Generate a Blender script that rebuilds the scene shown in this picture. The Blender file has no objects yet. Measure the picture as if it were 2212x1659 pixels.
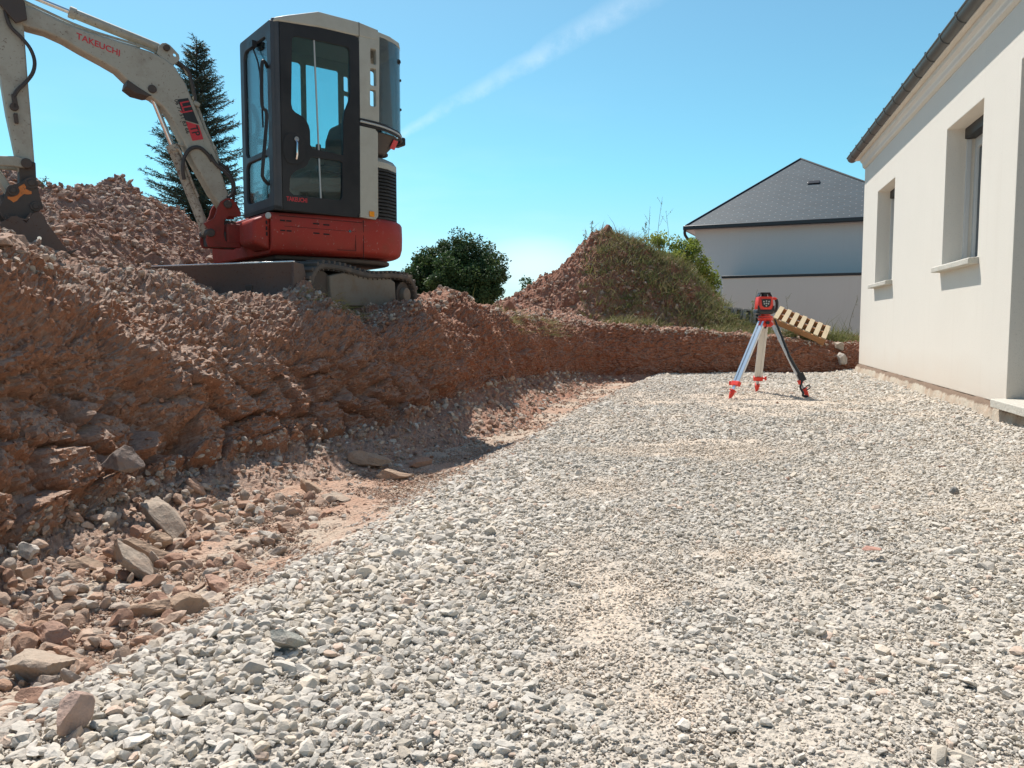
import bpy, bmesh, math, random
import numpy as np
from mathutils import Vector, Matrix, Euler
R = math.radians
random.seed(7)
RS = np.random.RandomState(11)
sc = bpy.context.scene
col = sc.collection

# ------------------------------------------------------------------ camera, world, sun
cd = bpy.data.cameras.new("Camera"); cam = bpy.data.objects.new("Camera", cd); col.objects.link(cam)
cam.location = (0, 0, .78); cam.rotation_euler = (R(90 - 4.29), 0, 0)
cd.sensor_width = 36; cd.lens = 27.67; cd.clip_start = .05; cd.clip_end = 2000
sc.camera = cam
SUN = Vector((-.265, .458, .848)).normalized()
sc.view_settings.view_transform = 'Standard'; sc.view_settings.look = 'None'
sc.view_settings.exposure = .39; sc.view_settings.gamma = 1
sd = bpy.data.lights.new("sun", 'SUN'); sun = bpy.data.objects.new("sun", sd); col.objects.link(sun)
sd.energy = 5.0; sd.angle = R(.53); sd.color = (1, .95, .89)
sun.rotation_euler = SUN.to_track_quat('Z', 'Y').to_euler(); sun.location = (-10, 6, 20)

world = bpy.data.worlds.new("World"); sc.world = world; world.use_nodes = True
wn = world.node_tree.nodes; wl = world.node_tree.links
def wnode(t, **k):
    n = wn.new(t)
    for a, b in k.items(): setattr(n, a, b)
    return n
bg = wn['Background']
sky = wnode('ShaderNodeTexSky', sky_type='NISHITA'); sky.sun_disc = False
sky.sun_elevation = R(58); sky.sun_rotation = math.atan2(SUN.x, SUN.y)
sky.air_density = 1.0; sky.dust_density = .6; sky.ozone_density = 1.0
def wmath(op, a, b=None, clamp=False):
    n = wnode('ShaderNodeMath', operation=op); n.use_clamp = clamp
    for i, v in enumerate((a, b)):
        if v is None: continue
        if isinstance(v, (int, float)): n.inputs[i].default_value = v
        else: wl.new(v, n.inputs[i])
    return n.outputs[0]
def wdot(vec, v):
    n = wnode('ShaderNodeVectorMath', operation='DOT_PRODUCT'); wl.new(vec, n.inputs[0]); n.inputs[1].default_value = v
    return n.outputs['Value']
tc = wnode('ShaderNodeTexCoord'); D = tc.outputs['Generated']
tint = wnode('ShaderNodeMix', data_type='RGBA', blend_type='MULTIPLY'); tint.inputs['Factor'].default_value = 1
wl.new(sky.outputs[0], tint.inputs['A'])
sepz = wnode('ShaderNodeSeparateXYZ'); wl.new(D, sepz.inputs[0]); trp = wnode('ShaderNodeValToRGB'); wl.new(sepz.outputs['Z'], trp.inputs[0])
for e, (pp, cc_) in zip((trp.color_ramp.elements[0], trp.color_ramp.elements[1], trp.color_ramp.elements.new(.18)), ((0.0, (.78, .96, 1.22, 1)), (.5, (.58, 1.39, 1.08, 1)), (.18, (.64, 1.18, 1.14, 1)))): e.position = pp; e.color = cc_
wl.new(trp.outputs[0], tint.inputs['B'])
# thin high cloud: a long streak (a great circle band) and a soft low patch, set by direction
TH = math.atan(127.5 / 1700)
def pdir(x, y):
    u = (x - 1106) / 1700; v = (829.5 - y) / 1700
    return Vector((u, math.cos(TH) + v * math.sin(TH), -math.sin(TH) + v * math.cos(TH))).normalized()
a_, b_ = pdir(1345, 15), pdir(905, 268)
nrm = a_.cross(b_).normalized(); mid = (a_ + b_).normalized(); along = nrm.cross(mid).normalized()
dn = wdot(D, nrm); da = wdot(D, along)
if along.dot(a_) < 0: da = wmath('MULTIPLY', da, -1)
ns = wnode('ShaderNodeTexNoise'); ns.inputs['Scale'].default_value = 17; ns.inputs['Detail'].default_value = 9; ns.inputs['Roughness'].default_value = .68; wl.new(D, ns.inputs['Vector'])
nz = ns.outputs[0]
wid = wmath('ADD', wmath('MULTIPLY', wmath('ADD', da, .2), .044), .005)
wid = wmath('MAXIMUM', wid, .007)
off = wmath('MULTIPLY', wmath('SUBTRACT', nz, .5), .02)
band = wmath('SUBTRACT', 1, wmath('DIVIDE', wmath('ABSOLUTE', wmath('ADD', dn, off)), wid), True)
band = wmath('SMOOTH_MIN', band, .8)
ends = wmath('MULTIPLY', wmath('SUBTRACT', 1, wmath('DIVIDE', wmath('ABSOLUTE', wmath('ADD', da, .02)), .34), True), 1.6, True)
streak = wmath('MULTIPLY', wmath('MULTIPLY', wmath('MULTIPLY', band, .85), ends), wmath('ADD', wmath('MULTIPLY', wmath('SUBTRACT', nz, .3), .95), .0, True))
# low patch
pd = pdir(1150, 565)
mp = wnode('ShaderNodeMapping'); wl.new(D, mp.inputs['Vector']); mp.inputs['Scale'].default_value = (2.2, 2.2, 9)
n2 = wnode('ShaderNodeTexNoise'); n2.inputs['Scale'].default_value = 1.6; n2.inputs['Detail'].default_value = 6; wl.new(mp.outputs[0], n2.inputs['Vector'])
sep = wnode('ShaderNodeSeparateXYZ'); wl.new(D, sep.inputs[0])
px = wmath('DIVIDE', wmath('SUBTRACT', sep.outputs['X'], pd.x), .085)
pz = wmath('DIVIDE', wmath('SUBTRACT', sep.outputs['Z'], pd.z), .038)
rr = wmath('ADD', wmath('MULTIPLY', px, px), wmath('MULTIPLY', pz, pz))
patch = wmath('SUBTRACT', 1, wmath('ADD', rr, wmath('MULTIPLY', wmath('SUBTRACT', n2.outputs[0], .5), 2.2)), True)
patch = wmath('MULTIPLY', patch, .38)
low = wmath('MULTIPLY', wmath('SUBTRACT', n2.outputs[0], .50), 2.2, True)
low = wmath('MULTIPLY', low, wmath('MULTIPLY', wmath('SUBTRACT', .30, sep.outputs['Z']), 1.6, True), True)
cl = wmath('ADD', wmath('ADD', streak, patch), wmath('MULTIPLY', low, .8), True)
cm = wnode('ShaderNodeMix', data_type='RGBA'); wl.new(cl, cm.inputs['Factor']); wl.new(tint.outputs['Result'], cm.inputs['A'])
cm.inputs['B'].default_value = (9.6, 10.0, 10.2, 1)
wl.new(cm.outputs['Result'], bg.inputs['Color']); bg.inputs['Strength'].default_value = .102

# ------------------------------------------------------------------ numpy noise
def _h(i, j, k, s):
    with np.errstate(over='ignore'):
        h = (i.astype(np.uint32) * np.uint32(374761393)) ^ (j.astype(np.uint32) * np.uint32(668265263)) ^ (k.astype(np.uint32) * np.uint32(2147483647 - 97)) ^ np.uint32((s * 974634777 + 12345) & 0xffffffff)
        h = (h ^ (h >> np.uint32(13))) * np.uint32(1274126177); h = (h ^ (h >> np.uint32(16))) * np.uint32(2246822519)
        h ^= h >> np.uint32(15)
    return h.astype(np.float64) / 4294967295.0
def vnoise(P, s=0):
    I = np.floor(P).astype(np.int64); f = P - I; f = f * f * (3 - 2 * f)
    r = 0
    for a in (0, 1):
        for b in (0, 1):
            for c in (0, 1):
                w = (f[:, 0] if a else 1 - f[:, 0]) * (f[:, 1] if b else 1 - f[:, 1]) * (f[:, 2] if c else 1 - f[:, 2])
                r = r + w * _h(I[:, 0] + a, I[:, 1] + b, I[:, 2] + c, s)
    return r * 2 - 1
def fbm(P, o=4, s=0, g=.5):
    r = 0; A = 1; P = P.copy()
    for i in range(o):
        r = r + A * vnoise(P, s + i); A *= g; P = P * 2.03 + 3.7
    return r
def ridged(P, o=4, s=0, g=.5):
    r = 0; A = 1; P = P.copy()
    for i in range(o):
        r = r + A * (1 - 2 * np.abs(vnoise(P, s + i))); A *= g; P = P * 2.03 + 3.7
    return r
def worley(P, s=0):
    I = np.floor(P).astype(np.int64); f1 = np.full(len(P), 9.); f2 = f1.copy(); rid = np.zeros(len(P)); off = np.zeros((len(P), 3))
    for a in (-1, 0, 1):
        for b in (-1, 0, 1):
            for c in (-1, 0, 1):
                ci, cj, ck = I[:, 0] + a, I[:, 1] + b, I[:, 2] + c
                q = np.stack([ci + _h(ci, cj, ck, s), cj + _h(ci, cj, ck, s + 1), ck + _h(ci, cj, ck, s + 2)], 1)
                dv = P - q; d = np.sqrt((dv ** 2).sum(1)); m = d < f1
                f2 = np.where(m, f1, np.minimum(f2, d)); rid = np.where(m, _h(ci, cj, ck, s + 3), rid)
                off[m] = dv[m]; f1 = np.where(m, d, f1)
    return f1, f2, rid, off
def chunks(P, s=0):
    """blocky broken-rock relief 0..1: each cell a tilted plane, cracks between"""
    f1, f2, rid, off = worley(P, s)
    t = off[:, 0] * (rid - .5) * 1.6 + off[:, 2] * (np.modf(rid * 7.3)[0] - .5) * 1.6 + off[:, 1] * (np.modf(rid * 17.1)[0] - .5) * 1.6
    e = np.clip((f2 - f1) * 5, 0, 1)
    return (rid * .6 + t) * e - .5 * (1 - e)
def sstep(a, b, x):
    t = np.clip((x - a) / (b - a), 0, 1); return t * t * (3 - 2 * t)

# ------------------------------------------------------------------ mesh helpers
def tag(o, label=None, cat=None, group=None, kind=None):
    if label: o['label'] = label
    if cat: o['category'] = cat
    if group: o['group'] = group
    if kind: o['kind'] = kind
    return o
def empty(name, loc=(0, 0, 0), rz=0):
    o = bpy.data.objects.new(name, None); col.objects.link(o); o.location = loc; o.rotation_euler = (0, 0, rz); o.empty_display_size = .2
    return o
def link(name, me, m, parent=None, bevel=0, seg=2, smooth=False):
    o = bpy.data.objects.new(name, me); col.objects.link(o)
    if m and not me.materials: me.materials.append(m)
    if parent: o.parent = parent
    if bevel:
        b = o.modifiers.new('bevel', 'BEVEL'); b.width = bevel; b.segments = seg; b.limit_method = 'ANGLE'; b.angle_limit = R(35)
    if smooth:
        for p in me.polygons: p.use_smooth = True
        try: me.set_sharp_from_angle(angle=R(38))
        except Exception: pass
    return o
def npmesh(name, V, F, m=None, smooth=False, colr=None, parent=None, sharp=None):
    me = bpy.data.meshes.new(name); V = np.asarray(V, np.float32); F = np.asarray(F, np.int32); k = F.shape[1]
    me.vertices.add(len(V)); me.vertices.foreach_set('co', V.ravel())
    me.loops.add(F.size); me.loops.foreach_set('vertex_index', F.ravel())
    me.polygons.add(len(F)); me.polygons.foreach_set('loop_start', np.arange(0, F.size, k, dtype=np.int32))
    try: me.polygons.foreach_set('loop_total', np.full(len(F), k, np.int32))
    except Exception: pass
    me.update(calc_edges=True)
    if smooth: me.polygons.foreach_set('use_smooth', np.ones(len(F), bool))
    else: me.polygons.foreach_set('use_smooth', np.zeros(len(F), bool))
    if colr is not None:
        at = me.color_attributes.new('Col', 'FLOAT_COLOR', 'POINT')
        c = np.ones((len(V), 4), np.float32); c[:, :3] = colr; at.data.foreach_set('color', c.ravel())
    o = bpy.data.objects.new(name, me); col.objects.link(o)
    if m: me.materials.append(m)
    if parent: o.parent = parent
    return o
def gridfaces(nu, nv):
    i = np.arange(nu - 1)[:, None] * nv + np.arange(nv - 1)[None]
    return np.stack([i, i + nv, i + nv + 1, i + 1], -1).reshape(-1, 4)
class MB:
    def __init__(s): s.v = []; s.f = []; s.M = None
    def add(s, vs, fs):
        b = len(s.v); s.v += [Vector(v) for v in vs]; s.f += [[b + i for i in f] for f in fs]; return s
    def box(s, c, d, rot=None, M=None):
        x, y, z = [k / 2 for k in d]
        vs = [Vector((i * x, j * y, k * z)) for i in (-1, 1) for j in (-1, 1) for k in (-1, 1)]
        if rot: e = Euler([R(a) for a in rot]).to_matrix(); vs = [e @ v for v in vs]
        if M is not None: vs = [M @ v for v in vs]
        vs = [v + Vector(c) for v in vs]
        return s.add(vs, [(0, 1, 3, 2), (4, 6, 7, 5), (0, 4, 5, 1), (2, 3, 7, 6), (0, 2, 6, 4), (1, 5, 7, 3)])
    def cyl(s, p0, p1, r, n=20, r2=None, cap=True):
        p0, p1 = Vector(p0), Vector(p1); r2 = r if r2 is None else r2
        q = (p1 - p0).to_track_quat('Z', 'Y')
        vs = []
        for p, rad in ((p0, r), (p1, r2)):
            vs += [p + q @ Vector((rad * math.cos(2 * math.pi * i / n), rad * math.sin(2 * math.pi * i / n), 0)) for i in range(n)]
        fs = [(i, (i + 1) % n, n + (i + 1) % n, n + i) for i in range(n)]
        if cap: fs += [tuple(range(n - 1, -1, -1)), tuple(range(n, 2 * n))]
        return s.add(vs, fs)
    def tube(s, pts, r, n=10, sub=4):
        P = [Vector(p) for p in pts]
        if sub > 1 and len(P) > 2:
            Q = []
            for i in range(len(P) - 1):
                a, b, c, d = P[max(i - 1, 0)], P[i], P[i + 1], P[min(i + 2, len(P) - 1)]
                for k in range(sub):
                    t = k / sub
                    Q.append(.5 * ((2 * b) + (-a + c) * t + (2 * a - 5 * b + 4 * c - d) * t * t + (-a + 3 * b - 3 * c + d) * t ** 3))
            Q.append(P[-1]); P = Q
        vs = []; up = Vector((0, 0, 1))
        for i, p in enumerate(P):
            t = (P[min(i + 1, len(P) - 1)] - P[max(i - 1, 0)]).normalized()
            if i == 0:
                u = t.orthogonal().normalized()
            else:
                u = (u - t * u.dot(t)).normalized()
            w = t.cross(u)
            rr = r(i / (len(P) - 1)) if callable(r) else r
            vs += [p + (u * math.cos(2 * math.pi * k / n) + w * math.sin(2 * math.pi * k / n)) * rr for k in range(n)]
        fs = [(i * n + k, i * n + (k + 1) % n, (i + 1) * n + (k + 1) % n, (i + 1) * n + k) for i in range(len(P) - 1) for k in range(n)]
        fs += [tuple(range(n - 1, -1, -1)), tuple(range((len(P) - 1) * n, len(P) * n))]
        return s.add(vs, fs)
    def prism(s, poly, a, b, ax='y'):
        """poly of (p,q) pairs extruded from a to b along ax; p,q are the other two axes in order"""
        def mk(p, q, c): return {'x': (c, p, q), 'y': (p, c, q), 'z': (p, q, c)}[ax]
        n = len(poly); vs = [mk(p, q, a) for p, q in poly] + [mk(p, q, b) for p, q in poly]
        ar = sum(poly[i][0] * poly[(i + 1) % n][1] - poly[(i + 1) % n][0] * poly[i][1] for i in range(n))
        fs = [tuple(range(n)), tuple(range(2 * n - 1, n - 1, -1))] + [((i + 1) % n, i, n + i, n + (i + 1) % n) for i in range(n)]
        return s.add(vs, fs)
    def xf(s, M):
        s.v = [M @ v for v in s.v]; return s
    def mesh(s, name):
        me = bpy.data.meshes.new(name); me.from_pydata(s.v, [], s.f)
        bm = bmesh.new(); bm.from_mesh(me); bmesh.ops.recalc_face_normals(bm, faces=bm.faces); bm.to_mesh(me); bm.free()
        return me
    def build(s, name, m, parent=None, bevel=0, seg=2, smooth=True):
        return link(name, s.mesh(name), m, parent, bevel, seg, smooth)
def smooth_poly(pts, n=3):
    for _ in range(n):
        q = []
        for i in range(len(pts)):
            a, b = pts[i], pts[(i + 1) % len(pts)]
            q += [(a[0] * .75 + b[0] * .25, a[1] * .75 + b[1] * .25), (a[0] * .25 + b[0] * .75, a[1] * .25 + b[1] * .75)]
        pts = q
    return pts
def rrect(a0, b0, a1, b1, r=.03, n=4):
    o = []
    for cx, cy, s in ((a1 - r, b1 - r, 0), (a0 + r, b1 - r, 90), (a0 + r, b0 + r, 180), (a1 - r, b0 + r, 270)):
        o += [(cx + r * math.cos(R(s + 90 * k / n)), cy + r * math.sin(R(s + 90 * k / n))) for k in range(n + 1)]
    return o
def plate(name, outer, holes, a, b, ax, m, parent, bevel=0):
    """flat plate with holes: 2D curve filled and extruded, between a and b along ax"""
    cu = bpy.data.curves.new(name, 'CURVE'); cu.dimensions = '2D'; cu.fill_mode = 'BOTH'; cu.extrude = abs(b - a) / 2 - bevel; cu.bevel_depth = bevel; cu.bevel_resolution = 1
    for L in [outer] + list(holes):
        sp = cu.splines.new('POLY'); sp.points.add(len(L) - 1); sp.use_cyclic_u = True
        for p, q in zip(sp.points, L): p.co = (q[0], q[1], 0, 1)
    t = bpy.data.objects.new(name, cu); col.objects.link(t)
    dg = bpy.context.evaluated_depsgraph_get(); me = bpy.data.meshes.new_from_object(t.evaluated_get(dg)); bpy.data.objects.remove(t)
    c = (a + b) / 2
    for v in me.vertices:
        p, q, h = v.co
        v.co = {'x': (c + h, p, q), 'y': (p, c + h, q), 'z': (p, q, c + h)}[ax]
    bm = bmesh.new(); bm.from_mesh(me); bmesh.ops.recalc_face_normals(bm, faces=bm.faces); bm.to_mesh(me); bm.free()
    me.materials.clear(); me.name = name
    return link(name, me, m, parent, smooth=True)
def text(s, size, m, origin, right, up, parent, name='lettering', depth=.002, sx=1.0, shear=0, align='LEFT', bold=0):
    cu = bpy.data.curves.new(name, 'FONT'); cu.body = s; cu.size = size; cu.extrude = depth; cu.shear = shear; cu.align_x = align; cu.offset = bold; cu.resolution_u = 4
    t = bpy.data.objects.new(name, cu); col.objects.link(t)
    dg = bpy.context.evaluated_depsgraph_get(); me = bpy.data.meshes.new_from_object(t.evaluated_get(dg)); bpy.data.objects.remove(t)
    r = Vector(right).normalized(); u = Vector(up).normalized(); n = r.cross(u)
    for v in me.vertices: v.co = Vector(origin) + r * v.co.x * sx + u * v.co.y + n * v.co.z
    me.materials.clear(); me.name = name
    return link(name, me, m, parent)

# ------------------------------------------------------------------ materials
class NT:
    def __init__(s, name):
        s.m = bpy.data.materials.new(name); s.m.use_nodes = True; s.t = s.m.node_tree; s.n = s.t.nodes; s.l = s.t.links; s.b = s.n['Principled BSDF']
        s.co = s.n.new('ShaderNodeTexCoord').outputs['Object']
    def node(s, t, **k):
        n = s.n.new(t)
        for a, b in k.items(): setattr(n, a, b)
        return n
    def set(s, sock, v):
        if isinstance(v, bpy.types.NodeSocket): s.l.new(v, sock)
        elif isinstance(v, (tuple, list)): sock.default_value = tuple(v) + ((1,) if len(v) == 3 and len(sock.default_value) == 4 else ())
        else: sock.default_value = v
    def noise(s, scale, detail=4, rough=.55, vec=None, dist=0):
        n = s.node('ShaderNodeTexNoise'); n.inputs['Scale'].default_value = scale; n.inputs['Detail'].default_value = detail; n.inputs['Roughness'].default_value = rough; n.inputs['Distortion'].default_value = dist
        s.l.new(vec or s.co, n.inputs['Vector']); return n.outputs[0]
    def vor(s, scale, feat='F1', vec=None, out='Distance', rnd=1):
        n = s.node('ShaderNodeTexVoronoi', feature=feat); n.inputs['Scale'].default_value = scale; n.inputs['Randomness'].default_value = rnd
        s.l.new(vec or s.co, n.inputs['Vector']); return n.outputs[out]
    def ramp(s, f, pts):
        n = s.node('ShaderNodeValToRGB'); s.l.new(f, n.inputs[0]); e = n.color_ramp.elements
        while len(e) < len(pts): e.new(.5)
        for q, (p, c) in zip(e, pts): q.position = p; q.color = (*c, 1) if isinstance(c, tuple) else (c, c, c, 1)
        return n.outputs[0]
    def mix(s, f, a, b, mode='MIX'):
        n = s.node('ShaderNodeMix', data_type='RGBA', blend_type=mode); s.set(n.inputs['Factor'], f); s.set(n.inputs['A'], a); s.set(n.inputs['B'], b); return n.outputs['Result']
    def math(s, op, a, b=0, clamp=False):
        n = s.node('ShaderNodeMath', operation=op); n.use_clamp = clamp; s.set(n.inputs[0], a); s.set(n.inputs[1], b); return n.outputs[0]
    def bump(s, h, strength=.5, dist=.01, prev=None):
        n = s.node('ShaderNodeBump'); n.inputs['Strength'].default_value = strength; n.inputs['Distance'].default_value = dist
        s.l.new(h, n.inputs['Height'])
        if prev: s.l.new(prev, n.inputs['Normal'])
        s.l.new(n.outputs[0], s.b.inputs['Normal']); return n.outputs[0]
    def nz(s):
        g = s.node('ShaderNodeNewGeometry'); x = s.node('ShaderNodeSeparateXYZ'); s.l.new(g.outputs['Normal'], x.inputs[0]); return x.outputs['Z']
    def attr(s, name='Col'):
        a = s.node('ShaderNodeAttribute'); a.attribute_name = name; return a.outputs['Color']
    def out(s, colr=None, rough=None, metal=None, spec=None):
        for k, v in (('Base Color', colr), ('Roughness', rough), ('Metallic', metal), ('Specular IOR Level', spec)):
            if v is not None: s.set(s.b.inputs[k], v)
        return s.m

def mat_paint(name, c, dirt=.35, dcol=(.16, .11, .08), rough=.45, metal=0, scale=6, chips=0, chipcol=(.10, .045, .03), fade=.12, spec=.5):
    t = NT(name); n1 = t.noise(scale, 6, .65); n2 = t.noise(scale * 5, 5, .7)
    base = t.mix(t.math('MULTIPLY', t.noise(scale * .5, 3), fade * 2), c, tuple(min(1, k * .6 + .18) for k in c))
    f = t.ramp(n1, [(.45, 0.0), (.75, 1.0)])
    f = t.math('MULTIPLY', t.math('ADD', f, t.math('MULTIPLY', n2, .5)), dirt, True)
    k = t.mix(f, base, dcol)
    if chips:
        g = t.ramp(t.noise(scale * 7, 8, .75, dist=.3), [(.62 - chips * .1, 0.0), (.66 - chips * .1, 1.0)])
        k = t.mix(t.math('MULTIPLY', g, .85), k, chipcol)
    t.bump(t.noise(scale * 12, 4), .12, .002)
    return t.out(k, t.ramp(n1, [(.3, rough), (.8, min(1, rough + .3))]), metal, spec)
def mat_plain(name, c, rough=.6, metal=0, var=.1, scale=20):
    t = NT(name); k = t.mix(t.math('MULTIPLY', t.noise(scale, 5), var * 2), c, tuple(k * .5 for k in c)); return t.out(k, rough, metal)

M = {}
M['beige'] = mat_paint('beige_paint', (.42, .405, .325), .45, (.20, .15, .10), .5, chips=.25)
M['beige_cab'] = mat_paint('cab_beige_paint', (.45, .44, .365), .25, (.22, .18, .13), .42)
M['beige_rust'] = mat_paint('worn_cylinder_paint', (.46, .42, .33), .5, (.16, .09, .05), .6, chips=.95)
M['red'] = mat_paint('red_paint', (.36, .024, .014), .5, (.17, .065, .04), .48, scale=5, fade=.05, spec=.28, chips=.14, chipcol=(.36, .22, .18))
M['red_worn'] = mat_paint('worn_red_paint', (.30, .028, .016), .6, (.08, .045, .03), .6, chips=.2, spec=.25)
M['black'] = mat_paint('black_trim', (.010, .011, .012), .12, (.06, .05, .04), .35, spec=.2)
M['frame'] = mat_paint('cab_frame_paint', (.035, .045, .055), .25, (.11, .10, .09), .4, spec=.3)
M['rubber'] = mat_paint('track_rubber', (.045, .042, .038), .75, (.20, .15, .11), .85)
M['hose'] = mat_paint('hose_rubber', (.02, .02, .02), .4, (.12, .09, .07), .6)
M['steel_dark'] = mat_paint('dirty_steel', (.06, .048, .04), .5, (.13, .09, .065), .6, .3)
M['blade'] = mat_paint('rusty_blade_steel', (.10, .07, .055), .6, (.17, .10, .07), .55, .3, chips=.4)
M['blade_edge'] = mat_plain('pale_glint_steel', (.75, .75, .74), .25, .8)  # pale tone paints the glint on the blade's top edge
M['chrome'] = mat_plain('chrome_rod', (.75, .74, .72), .12, 1.0, .05)
M['trackframe'] = mat_paint('dusty_track_frame', (.21, .19, .155), .8, (.20, .145, .10), .8, scale=9, spec=.2)
M['orange'] = mat_paint('orange_paint', (.72, .20, .02), .25, (.12, .07, .04), .5, chips=.5)
M['seat'] = mat_plain('seat_fabric', (.03, .04, .035), .9)
M['interior'] = mat_plain('cab_interior_plastic', (.22, .21, .17), .7)
M['textred'] = mat_plain('red_decal', (.62, .04, .05), .4, var=.1)
M['textblack'] = mat_plain('black_decal', (.02, .02, .02), .4)
M['textpale'] = mat_plain('pale_decal', (.45, .47, .45), .4)
M['amber'] = mat_plain('amber_lens', (.9, .32, .02), .2, var=.02)
M['lamp'] = mat_plain('lamp_lens', (.5, .48, .42), .3)
def mat_glass(name, tintc, refl=.9, rough=.02, dust=.06):
    m = bpy.data.materials.new(name); m.use_nodes = True; t = m.node_tree; t.nodes.clear(); N = t.nodes.new; L = t.links.new
    o = N('ShaderNodeOutputMaterial'); tr = N('ShaderNodeBsdfTransparent'); tr.inputs[0].default_value = (*tintc, 1)
    gl = N('ShaderNodeBsdfGlossy'); gl.inputs['Roughness'].default_value = rough; fr = N('ShaderNodeFresnel'); fr.inputs[0].default_value = 1.5
    mu = N('ShaderNodeMath'); mu.operation = 'MULTIPLY'; mu.inputs[1].default_value = refl; L(fr.outputs[0], mu.inputs[0])
    m1 = N('ShaderNodeMixShader'); L(mu.outputs[0], m1.inputs[0]); L(tr.outputs[0], m1.inputs[1]); L(gl.outputs[0], m1.inputs[2])
    df = N('ShaderNodeBsdfDiffuse'); df.inputs[0].default_value = (.35, .36, .34, 1); tcn = N('ShaderNodeTexCoord'); nz_ = N('ShaderNodeTexNoise'); nz_.inputs['Scale'].default_value = 5; nz_.inputs['Detail'].default_value = 8; L(tcn.outputs['Object'], nz_.inputs['Vector'])
    m_ = N('ShaderNodeMath'); m_.operation = 'MULTIPLY'; m_.inputs[1].default_value = dust * 2; L(nz_.outputs[0], m_.inputs[0])
    m2 = N('ShaderNodeMixShader'); L(m_.outputs[0], m2.inputs[0]); L(m1.outputs[0], m2.inputs[1]); L(df.outputs[0], m2.inputs[2]); L(m2.outputs[0], o.inputs[0])
    return m
M['glass'] = mat_glass('tinted_cab_glass', (.74, .92, .93), dust=.03)
M['glass_front'] = mat_glass('dusty_windscreen_glass', (.72, .86, .88), dust=.02)
M['glass_rear'] = mat_glass('pale_rear_glass', (.90, .95, .94), dust=.07)

def mat_earth(name, c1, c2, c3, dust, dustamt=.6, bumpd=.03, far=None):
    t = NT(name); n1 = t.noise(1.1, 6, .6); n2 = t.noise(7, 7, .65); n3 = t.noise(55, 6, .7)
    k = t.mix(t.ramp(n1, [(.38, 0.0), (.62, 1.0)]), c1, c2)
    k = t.mix(t.ramp(n2, [(.48, 0.0), (.66, .9)]), k, c3)
    if far:
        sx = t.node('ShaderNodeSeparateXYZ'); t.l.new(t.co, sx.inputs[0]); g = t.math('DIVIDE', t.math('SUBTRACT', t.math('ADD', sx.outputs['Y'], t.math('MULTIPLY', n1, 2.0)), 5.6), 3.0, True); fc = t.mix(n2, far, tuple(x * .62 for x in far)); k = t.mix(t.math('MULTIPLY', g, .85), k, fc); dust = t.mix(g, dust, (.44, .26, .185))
    up = t.math('MULTIPLY', t.ramp(t.nz(), [(.15, 0.0), (.70, 1.0)]), dustamt)
    k = t.mix(t.math('MULTIPLY', up, t.ramp(n2, [(.3, .55), (.6, 1.0)])), k, dust)
    vc = t.vor(38, out='Color'); sp = t.node('ShaderNodeSeparateColor'); t.l.new(vc, sp.inputs[0])
    k = t.mix(t.ramp(sp.outputs[0], [(.80, 0.0), (.86, .5)]), k, t.mix(sp.outputs[1], (.36, .30, .25), (.20, .12, .09)))
    k = t.mix(t.math('MULTIPLY', n3, .5), k, (0.03, .018, .012), 'MIX') if False else t.mix(t.ramp(n3, [(.35, .35), (.6, 0.0)]), k, tuple(x * .45 for x in c1))
    b = t.bump(t.noise(22, 10, .72), .9, bumpd)
    b = t.bump(t.vor(60), .5, .008, b)
    t.bump(t.noise(140, 5, .7), .5, .004, b)
    return t.out(k, .95, 0, .15)
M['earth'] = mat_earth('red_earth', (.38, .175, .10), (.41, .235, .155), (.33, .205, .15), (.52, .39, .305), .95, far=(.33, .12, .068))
M['soil'] = mat_earth('heap_soil', (.33, .17, .12), (.37, .22, .16), (.36, .24, .19), (.45, .32, .255), .7)
M['mound'] = mat_earth('mound_soil', (.34, .135, .08), (.36, .165, .105), (.26, .13, .085), (.42, .24, .17), .4)
def mat_stone(name, rough=.9, bscale=60, bd=.003, dirtc=(.50, .44, .36)):
    t = NT(name); c = t.attr(); n = t.noise(bscale, 6, .7)
    k = t.mix(t.ramp(n, [(.35, .45), (.62, 0.0)]), c, t.mix(.5, c, (.12, .10, .085)))
    n9 = t.noise(14, 7, .68); k = t.mix(t.ramp(n9, [(.46, 0.0), (.66, .5)]), k, t.mix(.55, k, dirtc)); b = t.bump(n9, .7, bd * 4); t.bump(n, .7, bd, b); return t.out(k, rough, 0, .2)
M['stone'] = mat_stone('gravel_stone')
M['rubble'] = mat_stone('rubble_stone', .95, 45, .006, (.34, .19, .12))
def mat_floor():
    t = NT('pit_floor'); c = t.attr(); n2 = t.noise(30, 8, .7); n3 = t.noise(5, 6, .6)
    k = t.mix(t.ramp(n2, [(.3, .4), (.55, 0.0)]), c, t.mix(.55, c, (.12, .09, .07)))
    k = t.mix(t.ramp(n3, [(.4, 0.0), (.7, .25)]), k, (.54, .48, .40))
    b = t.bump(t.vor(75), .8, .010); b = t.bump(n2, .6, .01, b); t.bump(t.noise(180, 4, .7), .6, .003, b)
    return t.out(k, .95, 0, .2)
M['floor'] = mat_floor()

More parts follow.
